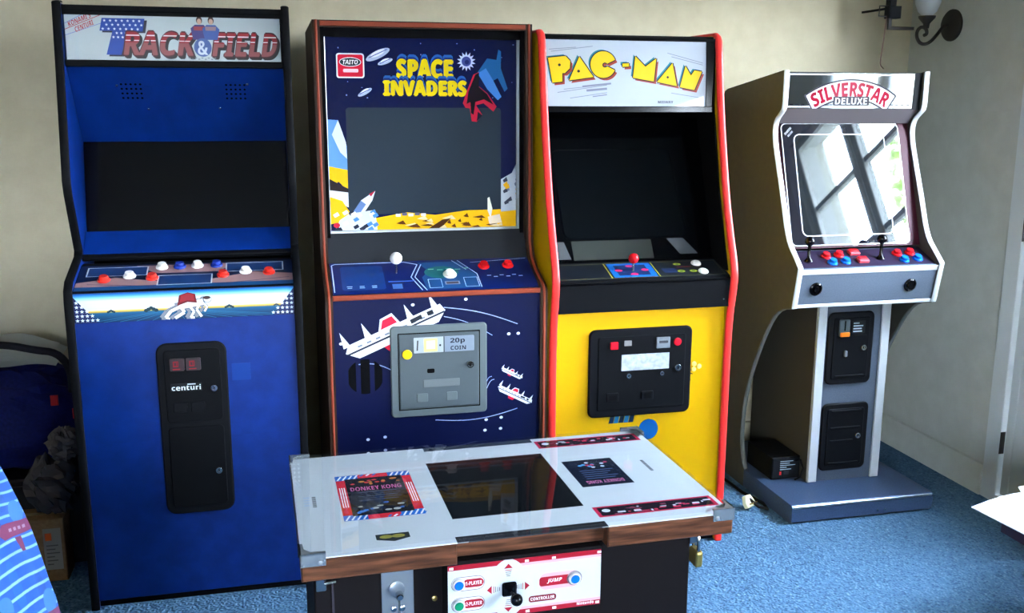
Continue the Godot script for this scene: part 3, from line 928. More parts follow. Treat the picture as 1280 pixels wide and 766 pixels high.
func build_yellow_cabinet():
	org = Vector3(1.118, 0, -2.84)
	var t := thing("arcade_cabinet", "yellow upright arcade cabinet with rounded red edging and black coin door", "arcade cabinet", org, "upright arcade cabinets in a row")
	var L := 0.812
	var R := 1.424
	var front := []
	for q in smooth([[-2.85, 0.0], [-2.85, 0.4], [-2.85, 0.76], [-2.824, 0.885], [-2.822, 0.935], [-2.87, 1.05], [-2.912, 1.17], [-2.97, 1.40], [-3.0, 1.56], [-3.014, 1.655], [-3.04, 1.668]], 2):
		front.append([q.x, q.y])
	side_pair(t, v2(front + [[-3.60, 1.668], [-3.60, 0.0]]), L, R, 0.02, M.yellow)
	for x in [L - 0.002, R - 0.022]:
		var b := mb(org)
		b.strip(v2(front + [[-3.3, 1.669]]), x, x + 0.024, 0.010)
		var e := obj("edge_trim", b, M.red_trim, t)
		e.set_meta("label", "rounded red edge strip")
	var iL := L + 0.02
	var iR := R - 0.02
	plate(t, "top_panel", rc(iL, 1.645, iR, 1.664), -3.58, -3.03, Transform3D(), M.black)
	plate(t, "back_panel", rc(iL, 0.0, iR, 1.645), -3.585, -3.57, Transform3D(), M.matte_black)
	# marquee
	var mT := slant(1.444, -3.0, 1.65, -3.0155)
	var mq = plate(t, "marquee", rc(iL, 0.0, 1.374, 0.204), -0.004, 0.0, mT, printed(ink_yellow_marquee(), 0.3, 1.0))
	var fr := mb(org)
	fr.prism(rc(iL, -0.02, iR, 0.0), -0.02, 0.004, mT, 0.002)
	fr.prism(rc(iL, 0.203, iR, 0.214), -0.02, 0.003, mT, 0.002)
	fr.prism(rc(1.372, -0.0, iR, 0.204), -0.02, 0.002, mT, 0.001)
	obj("retainer", fr, M.gloss_black, mq)
	# dark hollow: shroud, bezel board, screen, cards
	for x in [iL, iR - 0.006]:
		plate(t, "shroud", v2([[-3.36, 0.94], [-2.95, 0.93], [-2.845, 0.93], [-2.888, 1.05], [-2.93, 1.17], [-2.988, 1.40], [-3.0, 1.44], [-3.36, 1.44]]), x, x + 0.006, SIDE, M.matte_black)
	plate(t, "hood", rc(iL, 1.425, iR, 1.44), -3.36, -3.02, Transform3D(), M.matte_black)
	var bT := slant(0.93, -2.97, 1.43, -3.30)
	var bb = plate(t, "bezel_board", rc(iL, -0.02, iR, 0.6), -0.01, 0.0, bT, M.matte_black)
	plate(bb, "lower_mask", rc(0.93, 0.03, 1.205, 0.098), 0.0, 0.003, bT, mat(c8(152, 160, 150), 0.5), 0.001)
	plate(bb, "screen", rr(0.905, 0.10, 1.335, 0.44, 0.03), 0.0, 0.008, bT, mat(c8(30, 36, 40), 0.15), 0.006)
	for c in [[[0.868, 0.035], [0.922, 0.035], [0.905, 0.097], [0.868, 0.097]], [[1.30, 0.042], [1.362, 0.042], [1.32, 0.100], [1.262, 0.100]]]:
		plate(bb, "instruction_card", v2(c), 0.0, 0.001, bT, mat(c8(205, 210, 215), 0.5))
	var tinted := glass(c8(4, 5, 8), 0.40)
	tinted.metallic_specular = 0.2
	plate(t, "plexiglass", rc(iL + 0.007, 0.0, iR - 0.007, 0.478), -0.003, 0.0, slant(0.957, -2.955, 1.424, -3.13), tinted)
	# control panel
	var cp := mb(org)
	cp.prism(v2([[-2.832, 0.815], [-2.826, 0.908], [-2.834, 0.917], [-2.945, 0.951], [-2.96, 0.951], [-2.96, 0.815]]), iL, iR, SIDE)
	var cpo := obj("control_panel", cp, M.black, t)
	var dT := slant(0.917, -2.834, 0.951, -2.945)
	plate(cpo, "deck_overlay", rc(iL + 0.002, 0.002, iR - 0.002, 0.115), 0.0, 0.0012, dT, printed(ink_yellow_deck(), 0.35))
	plate(cpo, "front_lip", rc(iL, 0.903, iR, 0.911), -2.83, -2.823, Transform3D(), M.gloss_black, 0.002)
	var base := dT * Vector3(1.095, 0.055, 0)
	var js := mb(org)
	js.tube([base - Vector3(0, 0.01, 0), base + Vector3(0, 0.032, 0.002)], 0.004, 8)
	var jo := obj("joystick", js, M.chrome, cpo)
	var ball := mb(org)
	sphere(ball, base + Vector3(0, 0.04, 0.002), 0.0165)
	obj("ball_top", ball, M.red_plastic, jo)
	push_button(cpo, dT * Vector3(1.322, 0.086, 0.001), dT, 0.0165, M.white_plastic, M.white_plastic, "button", 0.009)
	push_button(cpo, dT * Vector3(1.324, 0.028, 0.001), dT, 0.0165, M.white_plastic, M.white_plastic, "button", 0.009)
	disc(cpo, "screw", Vector3(1.385, 0.84, -2.832), at_z(0), 0.003, 0.002, M.chrome, 8)
	# front with its printed shapes
	var k := Ink.new(572, 795, c8(212, 160, 4), 1.0)
	k.oval(322, 405, 34, 35, c8(12, 84, 148))
	for i in 5:
		k.poly([Vector2(192 + i * 17, 344), Vector2(206 + i * 17, 344), Vector2(200 + i * 17, 376), Vector2(184 + i * 17, 376)], c8(16, 40, 60) if i % 2 == 0 else c8(30, 110, 150))
	for q in [[455, 214, 8, -0.6], [462, 224, 10, 0.3], [460, 240, 9, 1.2], [452, 262, 4, 0.2]]:
		k.oval(q[0], q[1], q[2], 2.2, c8(70, 62, 40), q[3])
	plate(t, "front_panel", rc(iL, 0.02, iR, 0.815), -2.885, -2.862, Transform3D(), printed(k, 0.35))
	plate(t, "kick_plate", rc(iL, 0.0, iR, 0.02), -2.885, -2.868, Transform3D(), M.black)
	var F := at_z(-2.862)
	for p in [[1.306, 0.622], [1.324, 0.613], [1.305, 0.604]]:
		disc(t, "plastic_stud", Vector3(p[0], p[1], -2.862), F, 0.008, 0.004, mat(c8(240, 214, 120), 0.4), 14, 0.4)
	var cd = plate(t, "coin_door", rr(0.942, 0.464, 1.292, 0.754, 0.022), 0.0, 0.012, F, M.rubber, 0.005)
	var dr = plate(cd, "door", rr(0.972, 0.488, 1.268, 0.730, 0.006), 0.005, 0.015, F, M.black, 0.002)
	var lamp := mat(c8(196, 24, 40), 0.2)
	plate(dr, "reject_button", rr(1.010, 0.690, 1.036, 0.714, 0.002), 0.014, 0.022, F, lamp, 0.002)
	disc(dr, "reject_button", Vector3(1.238, 0.704, -2.848), F, 0.013, 0.006, lamp)
	plate(dr, "price_plate", rr(1.058, 0.699, 1.082, 0.716, 0.001), 0.014, 0.017, F, mat(c8(130, 126, 124), 0.4))
	plate(dr, "coin_slot", rr(1.166, 0.686, 1.212, 0.722, 0.002), 0.014, 0.02, F, M.steel, 0.001)
	plate(dr, "coin_slot", rr(1.174, 0.703, 1.204, 0.711, 0.003), 0.0195, 0.0215, F, mat(c8(60, 62, 66), 0.4))
	plate(dr, "blank_label", rr(1.050, 0.617, 1.212, 0.670, 0.001), 0.014, 0.0155, F, noisy(c8(150, 156, 164), c8(184, 190, 198), 0.03, 6.0, 0.3, Vector3.ONE, 19))
	for p in [[1.075, 0.600, 0.009], [1.188, 0.602, 0.008], [1.243, 0.618, 0.012]]:
		lock(dr, Vector3(p[0], p[1], -2.847), F, p[2])
	for x in [1.022, 1.140]:
		plate(dr, "coin_return", rr(x - 0.02, 0.518, x + 0.02, 0.546, 0.002), 0.014, 0.019, F, M.rubber, 0.001)
		plate(dr, "coin_return", rr(x - 0.013, 0.523, x + 0.013, 0.541, 0.002), 0.0185, 0.0195, F, M.matte_black)

# ---------------------------------------------------------------- slim silver cabinet on a pedestal
func ink_silver_marquee(mask: bool) -> Ink:
	# the print, or (mask) where the sheet is left as bare mirror
	var bg := Color.WHITE if mask else c8(170, 174, 180)
	var k := Ink.new(490, 118, bg, 2.6)
	var white := Color.BLACK if mask else c8(190, 190, 194)
	var red := Color.BLACK if mask else c8(120, 16, 36)
	var dk := Color.BLACK if mask else c8(40, 36, 44)
	k.line([Vector2(4, 6), Vector2(486, 6)], 5, white); k.line([Vector2(4, 112), Vector2(486, 112)], 5, white)
	k.line([Vector2(5, 6), Vector2(5, 112)], 4, white); k.line([Vector2(485, 6), Vector2(485, 112)], 4, white)
	for i in 22:
		k.rect(14 + i * 21.5, 104, 12, 3, dk)
	var arc := func(u, r, h): 
		var a: float = u.x * 0.55
		return Vector2(245 + sin(a) * (r + u.y * h), 340 - cos(a) * (r + u.y * h))
	var band := []
	for i in 31:
		band.append(arc.call(Vector2(-1.08 + 2.16 * i / 30.0, 1), 286.0, 34.0))
	for i in 31:
		band.append(arc.call(Vector2(1.08 - 2.16 * i / 30.0, -1), 286.0, 34.0))
	k.poly(band, dk)
	var b2 := []
	for i in 31:
		b2.append(arc.call(Vector2(-1.05 + 2.10 * i / 30.0, 1), 286.0, 29.0))
	for i in 31:
		b2.append(arc.call(Vector2(1.05 - 2.10 * i / 30.0, -1), 286.0, 29.0))
	k.poly(b2, white)
	for e in [[-0.007, 0.0], [0.007, 0.0], [0.0, -1.6], [0.0, 1.6], [0.0, 0.0]]:
		var w2 := func(u): return arc.call(Vector2(u.x * 0.98 + e[0], u.y), 286.0 + e[1], 23.0)
		k.text("SILVERSTAR", 0, 0, 1, 1, red, 0, 0, false, w2)
	k.rrect(178, 78, 140, 30, 4, dk); k.text("DELUXE", 248, 93, 124, 22, white)
	return k

func build_silver_cabinet():
	org = Vector3(2.0, 0, -2.95)
	var t := thing("arcade_cabinet", "slim silver arcade cabinet on a pedestal, standing in the corner", "arcade cabinet", org)
	var L := 1.717
	var R := 2.286
	var hd := []
	for q in smooth([[-3.13, 1.567], [-3.13, 1.50], [-3.13, 1.44], [-3.145, 1.425], [-3.18, 1.40], [-3.19, 1.36], [-3.175, 1.30], [-3.10, 1.12], [-3.052, 0.99], [-2.99, 0.935], [-2.958, 0.905]], 2):
		hd.append([q.x, q.y])
	hd.append([-2.985, 0.762])
	var leg := []
	for q in smooth([[-2.985, 0.762], [-3.06, 0.745], [-3.12, 0.70], [-3.18, 0.61], [-3.24, 0.50], [-3.29, 0.38], [-3.31, 0.27], [-3.312, 0.18], [-3.295, 0.11], [-3.27, 0.07]], 1):
		leg.append([q.x, q.y])
	var prof := v2(hd + leg.slice(1) + [[-3.27, 0.0], [-3.58, 0.0], [-3.60, 0.05], [-3.60, 1.47], [-3.585, 1.50], [-3.56, 1.51]])
	side_pair(t, prof, L, R, 0.018, M.side_silver)
	var rev := func(a): 
		var p := v2(a); p.reverse(); return p
	for x in [L - 0.001, R - 0.019]:
		var b := mb(org)
		b.strip(rev.call(hd), x, x + 0.020, 0.004)
		var e := obj("edge_trim", b, M.light_trim, t)
		e.set_meta("label", "pale silver edge strip")
		var b2 := mb(org)
		b2.strip(rev.call(leg), x + 0.004, x + 0.016, 0.003)
		obj("leg_trim", b2, mat(c8(96, 100, 100), 0.4), t)
	var iL := L + 0.018
	var iR := R - 0.018
	plate(t, "top_panel", v2([[-3.15, 1.545], [-3.14, 1.562], [-3.56, 1.508], [-3.56, 1.49]]), iL, iR, SIDE, M.side_silver)
	plate(t, "back_panel", rc(iL, 0.6, iR, 1.49), -3.59, -3.575, Transform3D(), M.matte_black)
	# mirrored marquee
	var mT := slant(1.438, -3.146, 1.560, -3.142)
	var mm := mat(Color.WHITE, 0.06)
	mm.albedo_texture = ink_silver_marquee(false).tex()
	mm.metallic = 1.0
	mm.metallic_texture = ink_silver_marquee(true).tex()
	mm.metallic_texture_channel = BaseMaterial3D.TEXTURE_CHANNEL_RED
	var mq = plate(t, "marquee", rc(iL + 0.004, 0.0, 2.238, 0.122), -0.004, 0.0, mT, mm)
	plate(mq, "retainer", rc(2.238, -0.004, iR, 0.125), -0.01, 0.002, mT, M.black, 0.001)
	plate(t, "valance", rc(iL, 0.0, iR, 0.075), -0.01, 0.0, slant(1.385, -3.2, 1.44, -3.146), mat(c8(88, 82, 86), 0.35))
	# picture surround and glass
	var gT := slant(0.955, -3.075, 1.395, -3.213)
	plate(t, "bezel", rc(iL, 0.0, iR, 0.46), -0.01, 0.0, gT, M.plum)
	var gk := Ink.new(470, 446, c8(14, 14, 20), 2.0)
	for q in [[0.0, 0.0, 470.0, 446.0, 22.0, 5.0], [46.0, 40.0, 364.0, 372.0, 24.0, 5.0]]:
		gk.rrect(q[0] + 1, q[1] + 1, q[2] - 2, q[3] - 2, q[4], c8(206, 210, 214))
		gk.rrect(q[0] + q[5], q[1] + q[5], q[2] - 2 * q[5], q[3] - 2 * q[5], q[4] - q[5], c8(18, 18, 26) if q[0] == 0.0 else c8(16, 20, 24))
	gk.text("SILVERSTAR", 28, 30, 36, 8, c8(190, 194, 200), 0.0, -0.75); gk.text("DELUXE", 36, 40, 26, 7, c8(190, 194, 200), 0.0, -0.75)
	var gm := printed(gk, 0.03, 1.0)
	gm.metallic_specular = 1.0
	plate(t, "screen_glass", rr(1.752, 0.006, 2.226, 0.452, 0.02), 0.0, 0.005, gT, gm)
	# control panel
	var cp := mb(org)
	cp.prism(v2([[-2.988, 0.765], [-2.966, 0.892], [-2.974, 0.900], [-3.075, 0.943], [-3.10, 0.945], [-3.10, 0.765]]), iL, iR, SIDE)
	var cpo := obj("control_panel", cp, M.silver, t)
	var dT := slant(0.900, -2.974, 0.943, -3.075)
	plate(cpo, "deck_overlay", rc(iL + 0.002, 0.004, iR - 0.002, 0.112), 0.0, 0.0012, dT, mat(c8(34, 26, 44), 0.35))
	var fT := slant(0.765, -2.988, 0.892, -2.966)
	plate(cpo, "front_trim", rc(iL, 0.117, iR, 0.135), -0.002, 0.003, fT, M.light_trim, 0.0015)
	plate(cpo, "front_trim", rc(iL, -0.004, iR, 0.008), -0.002, 0.003, fT, M.light_trim, 0.0015)
	for x in [1.800, 2.170]:
		var f := on(fT, x, 0.064)
		var b := mb(org)
		b.lathe([[0.024, 0.0], [0.024, 0.003], [0.019, 0.006], [0.017, 0.003], [0.012, 0.003], [0.010, 0.007], [0.0, 0.008]], f, 20)
		obj("corner_knob", b, M.gloss_black, cpo)
	for x in [1.79, 2.072]:
		var base := dT * Vector3(x, 0.048, 0.0)
		var b := mb(org)
		b.lathe([[0.016, 0.0], [0.015, 0.004], [0.006, 0.014], [0.005, 0.05], [0.006, 0.056]], Transform3D(Basis(), base), 16)
		var jo := obj("joystick", b, M.gloss_black, cpo)
		var bl := mb(org)
		sphere(bl, base + Vector3(0, 0.07, 0), 0.0175)
		obj("ball_top", bl, M.gloss_black, jo)
	for p in [[1.868, 0.072, 0], [1.922, 0.078, 0], [1.872, 0.030, 1], [1.926, 0.034, 1], [2.150, 0.072, 0], [2.204, 0.076, 0], [2.155, 0.030, 1], [2.212, 0.036, 1]]:
		push_button(cpo, dT * Vector3(p[0], p[1], 0.001), dT, 0.018, M.red_plastic if p[2] == 0 else M.blue_plastic, M.red_plastic if p[2] == 0 else M.blue_plastic, "button", 0.016)
	for p in [[1.984, 0.086], [1.992, 0.036]]:
		var bt = plate(cpo, "start_button", rr(p[0] - 0.02, p[1] - 0.014, p[0] + 0.02, p[1] + 0.014, 0.003), 0.0, 0.012, dT, mat(c8(170, 60, 70), 0.3), 0.002)
		plate(bt, "button_cap", rr(p[0] - 0.016, p[1] - 0.006, p[0] + 0.016, p[1] + 0.011, 0.002), 0.011, 0.015, dT, M.red_plastic, 0.001)
	# pedestal column with two doors
	var cl := mb(org)
	cl.box(Vector3(1.905, 0.07, -3.56), Vector3(2.160, 0.77, -3.092))
	var col := obj("pedestal", cl, M.silver, t)
	plate(col, "edge_trim", rc(1.885, 0.07, 1.920, 0.765), -3.10, -3.084, Transform3D(), M.light_trim, 0.002)
	plate(col, "edge_trim", rc(2.146, 0.07, 2.180, 0.765), -3.10, -3.084, Transform3D(), M.light_trim, 0.002)
	for x in [1.886, 2.160]:
		plate(col, "pedestal_side", rc(x, 0.07, x + 0.019, 0.765), -3.55, -3.101, Transform3D(), M.side_inner)
	var F := at_z(-3.092)
	for d in [[1.926, 0.446, 2.112, 0.716], [1.925, 0.112, 2.116, 0.372]]:
		var up: bool = d[1] > 0.3
		var dr = plate(col, "coin_door" if up else "cash_door", rr(d[0], d[1], d[2], d[3], 0.022), 0.0, 0.012, F, M.rubber, 0.004)
		plate(dr, "door_panel", rr(d[0] + 0.02, d[1] + 0.02, d[2] - 0.02, d[3] - 0.02, 0.008), 0.008, 0.015, F, M.black, 0.002)
		for y in ([d[1] + 0.03, d[1] + 0.18] if up else [d[1] + 0.028, d[1] + 0.115, d[1] + 0.165, d[3] - 0.03]):
			plate(dr, "door_rib", rr(d[0] + 0.034, y, d[2] - (0.034 if y > d[3] - 0.1 or y < d[1] + 0.1 else 0.062), y + 0.005, 0.002), 0.0145, 0.0185, F, M.rubber, 0.001)
		lock(dr, Vector3(d[2] - 0.042, d[1] + (0.136 if up else 0.132), -3.077), F, 0.0115)
	var cdr := col.get_node("coin_door")
	plate(cdr, "coin_slot", rr(1.964, 0.628, 2.006, 0.690, 0.004), 0.0145, 0.022, F, M.grey_dark, 0.002)
	plate(cdr, "coin_slot", rr(1.983, 0.650, 1.987, 0.686, 0.001), 0.0215, 0.0235, F, M.matte_black)
	plate(cdr, "reject_button", rr(1.966, 0.628, 2.004, 0.644, 0.003), 0.0215, 0.028, F, mat(c8(226, 110, 30), 0.3), 0.002)
	var tk := Ink.new(60, 50, c8(18, 20, 24), 3.0)
	for i in 4:
		tk.rect(6, 6 + i * 11, [26, 44, 38, 40][i], 5, c8(180, 190, 200))
	plate(cdr, "price_card", rc(2.018, 0.636, 2.072, 0.682), 0.0148, 0.0156, F, printed(tk, 0.4))
	plate(cdr, "return_lever", rr(1.992, 0.552, 2.002, 0.574, 0.003), 0.0145, 0.024, F, M.steel, 0.001)
	# base plinth
	var bs := mb(org)
	bs.prism(v2([[-3.57, 0.0], [-2.912, 0.0], [-2.900, 0.008], [-2.898, 0.062], [-2.905, 0.069], [-3.57, 0.069]]), iL - 0.016, iR + 0.016, SIDE)
	var bo := obj("plinth", bs, noisy(c8(66, 84, 116), c8(78, 98, 130), 0.15, 3.0, 0.3, Vector3.ONE, 8, 0.25, 0.4), t)
	plate(bo, "nose_strip", rr(iL - 0.012, 0.058, iR + 0.012, 0.068, 0.003), -2.900, -2.895, Transform3D(), M.alu, 0.002)
	for x in [2.06, 2.09]:
		disc(bo, "screw", Vector3(x, 0.022, -2.8995), at_z(0), 0.005, 0.002, M.chrome, 10)

func build_power_box():
	org = Vector3(1.825, 0.07, -3.22)
	var t := thing("power_supply_box", "small black power box with printed plate on the silver cabinet's plinth", "power box", org)
	var b := mb(org)
	b.box(Vector3(1.766, 0.0702, -3.34), Vector3(1.882, 0.155, -3.14), 0.004)
	obj("case", b, M.rubber, t)
	var k := Ink.new(116, 84, c8(20, 22, 26), 4.0)
	for i in 5:
		k.rect(30, 10 + i * 9, [60, 44, 70, 30, 52][i], 3, c8(170, 190, 200))
	k.rect(28, 56, 9, 16, c8(210, 40, 40)); k.rect(48, 52, 24, 20, c8(40, 44, 50))
	plate(t, "front_plate", rc(1.772, 0.076, 1.876, 0.150), 0.0, 0.0012, at_z(-3.1405), printed(k, 0.35))
	var c := mb(org)
	c.tube([Vector3(1.862, 0.14, -3.139), Vector3(1.870, 0.15, -3.118), Vector3(1.876, 0.12, -3.108), Vector3(1.868, 0.085, -3.11), Vector3(1.845, 0.076, -3.11)], 0.003, 6)
	obj("cable", c, M.black, t)

func build_plug():
	org = Vector3(1.65, 0, -3.04)
	var t := thing("mains_plug", "cream mains plug with black lead lying on the carpet", "plug", org)
	var b := mb(org)
	var T := Transform3D(Basis(Vector3.UP, 0.5) * Basis(Vector3.RIGHT, -0.5), Vector3(1.636, 0.026, -3.062))
	b.prism(v2([[-0.022, -0.018], [0.022, -0.018], [0.026, 0.0], [0.014, 0.026], [-0.014, 0.026], [-0.026, 0.0]]), -0.012, 0.012, T, 0.004)
	obj("plug_body", b, mat(c8(232, 228, 190), 0.4), t)
	for x in [-0.011, 0.011]:
		plate(t, "pin", rc(x - 0.003, -0.008, x + 0.003, -0.004), 0.011, 0.028, T, M.brass)
	var c := mb(org)
	c.tube([T * Vector3(0, 0.022, 0), Vector3(1.66, 0.02, -3.03), Vector3(1.69, 0.012, -3.02), Vector3(1.705, 0.008, -3.08), Vector3(1.68, 0.006, -3.20), Vector3(1.67, 0.006, -3.4)], 0.006, 8)
	obj("lead", c, M.rubber, t)

# ---------------------------------------------------------------- low table game in front
func ink_table_top() -> Ink:
	# 1000 units per metre; left edge x = 0.012, back edge z = -2.272
	var k := Ink.new(880, 540, c8(188, 196, 200), 2.0)
	var X := func(x): return (x - 0.012) * 1000.0
	var Z := func(z): return (z + 2.272) * 1000.0
	# pricing card, left
	var x0: float = X.call(0.105)
	var y0: float = Z.call(-2.135)
	k.rect(x0, y0, 168, 250, c8(196, 40, 56))
	for i in 7:
		k.line([Vector2(x0 + i * 14, y0 + 10), Vector2(x0 + i * 14 + 8, y0)], 5, c8(232, 236, 240) if i % 2 else c8(30, 110, 190))
		k.line([Vector2(x0 + 90 + i * 12, y0 + 248), Vector2(x0 + 98 + i * 12, y0 + 238)], 5, c8(232, 236, 240) if i % 2 else c8(30, 110, 190))
	for q in [[0, 0], [118, 0], [0, 222], [118, 222]]:
		k.poly([Vector2(x0 + q[0], y0 + q[1]), Vector2(x0 + q[0] + 50, y0 + q[1]), Vector2(x0 + q[0] + 50, y0 + q[1] + 28), Vector2(x0 + q[0], y0 + q[1] + 28)], c8(36, 104, 186))
		for i in 4:
			k.line([Vector2(x0 + q[0] + 4 + i * 12, y0 + q[1] + 26), Vector2(x0 + q[0] + 14 + i * 12, y0 + q[1] + 2)], 4, c8(230, 236, 242))
	for i in 3:
		k.line([Vector2(x0 + 5 + i * 5, y0 + 70), Vector2(x0 + 5 + i * 5, y0 + 180)], 2.5, c8(236, 232, 232))
		k.line([Vector2(x0 + 153 + i * 5, y0 + 70), Vector2(x0 + 153 + i * 5, y0 + 180)], 2.5, c8(236, 232, 232))
	k.rect(x0 + 20, y0 + 22, 128, 206, c8(26, 26, 34))
	k.text("DONKEY KONG", x0 + 84, y0 + 84, 112, 22, c8(206, 110, 160))
	for i in 5:
		k.rect(x0 + 40 + (i % 2) * 8, y0 + 104 + i * 11, 86, 4, c8(74, 82, 104))
	var rng := RandomNumberGenerator.new()
	rng.seed = 9
	for i in 26:
		k.oval(x0 + 30 + rng.randf() * 108, y0 + (36 + rng.randf() * 24 if i % 2 == 0 else 170 + rng.randf() * 44), 4 + rng.randf() * 4, 3 + rng.randf() * 3, [c8(190, 120, 60), c8(60, 110, 180), c8(190, 60, 60), c8(190, 190, 180)][i % 4])
	# picture opening
	k.rect(X.call(0.320), Z.call(-2.168), 282, 326, c8(16, 18, 22))
	# instruction card, right, to be read from the far side
	x0 = X.call(0.633); y0 = Z.call(-2.10)
	k.rect(x0, y0, 122, 162, c8(22, 28, 44))
	k.text("DONKEY KONG", x0 + 62, y0 + 138, 88, 18, c8(196, 110, 150), 0, PI)
	for i in 5:
		k.rect(x0 + 24, y0 + 66 + i * 12, 80 - (i % 3) * 10, 4, c8(70, 84, 120))
	for i in 12:
		k.oval(x0 + 20 + rng.randf() * 84, y0 + 16 + rng.randf() * 36, 5, 5, [c8(180, 60, 90), c8(80, 150, 200), c8(190, 200, 210)][i % 3])
	# two long strips
	for s in [[0.608, -2.252], [0.615, -1.828]]:
		x0 = X.call(s[0]); y0 = Z.call(s[1])
		k.rect(x0, y0, 268, 52, c8(176, 40, 70)); k.rect(x0 + 8, y0 + 6, 252, 40, c8(28, 24, 34))
		for i in 30:
			var p := Vector2(x0 + 16 + rng.randf() * 236, y0 + 12 + rng.randf() * 28)
			k.rect(p.x, p.y, 4 + rng.randf() * 14, 3 + rng.randf() * 6, [c8(190, 50, 80), c8(200, 205, 215), c8(120, 60, 80)][i % 3])
		k.oval(x0 + 24, y0 + 22, 9, 8, c8(206, 220, 230))
	# small badge near the front edge
	x0 = X.call(0.158); y0 = Z.call(-1.806)
	k.poly([Vector2(x0, y0), Vector2(x0 + 66, y0), Vector2(x0 + 66, y0 + 24), Vector2(x0 + 34, y0 + 36), Vector2(x0, y0 + 24)], c8(40, 44, 44))
	k.oval(x0 + 20, y0 + 13, 13, 8, c8(140, 132, 60)); k.oval(x0 + 44, y0 + 13, 13, 8, c8(140, 132, 60))
	# small printing at the two ends
	for i in 8:
		k.rect(X.call(0.048), Z.call(-2.03) + i * 7.5, 8, 5, c8(70, 76, 84))
	for i in 4:
		k.rect(X.call(0.03), Z.call(-2.03) + i * 14, 14, 6, c8(170, 190, 214))
	for i in 9:
		k.rect(X.call(0.818), Z.call(-2.066) + i * 8, 8, 5.5, c8(60, 66, 74))
	# dark margin where the rim steps in
	k.rect(X.call(0.308), Z.call(-1.758), 310, 40, c8(44, 44, 48))
	k.rect(X.call(0.330), 0, 274, 24, c8(52, 58, 66))
	return k

func ink_table_panel() -> Ink:
	var k := Ink.new(316, 120, c8(176, 182, 184), 4.0)
	var red := c8(138, 22, 38)
	var pink := c8(196, 148, 152)
	k.rect(0, 0, 316, 10, red); k.rect(0, 110, 316, 10, red)
	k.rect(128, 10, 188, 6, pink); k.rect(140, 104, 176, 6, pink)
	k.oval(122, 60, 40, 62, c8(176, 182, 184))
	for p in [[3, 4], [156, 5], [212, 5], [308, 4], [158, 114], [214, 114], [306, 114]]:
		k.rect(p[0], p[1] - 1, 8, 5, c8(240, 240, 240))
	for d in 4:
		var a := d * PI / 2
		var at := func(x, y): return Vector2(122, 60) + Vector2(x, y).rotated(a)
		var far := 44.0 if d % 2 == 0 else 52.0
		k.poly([at.call(far, 0), at.call(far - 10, -9), at.call(far - 10, 9)], red)
		for i in 4:
			k.line([at.call(far - 14 - i * 4, -7 + i), at.call(far - 14 - i * 4, 7 - i)], 1.6, red if i == 0 else c8(90, 86, 92))
	for q in [[40, "1-PLAYER"], [84, "2-PLAYER"]]:
		k.rrect(6, q[0] - 15, 68, 30, 15, c8(110, 100, 104)); k.rrect(7.5, q[0] - 13.5, 65, 27, 13, c8(206, 200, 202))
		k.rrect(30, q[0] - 9, 42, 18, 9, red); k.text(q[1], 52, q[0], 33, 8, c8(226, 214, 216))
	k.rrect(186, 38, 84, 36, 14, pink); k.rrect(186, 46, 66, 20, 6, red)
	k.text("JUMP", 218, 56, 30, 10, c8(232, 222, 224), 0.2)
	k.oval(260, 56, 16, 16, c8(120, 110, 116))
	k.rrect(164, 84, 58, 14, 6, c8(110, 34, 44)); k.text("CONTROLLER", 193, 91, 50, 6.5, c8(228, 218, 220))
	k.text("Nintendo", 284, 113.5, 36, 7, c8(236, 228, 230))
	return k

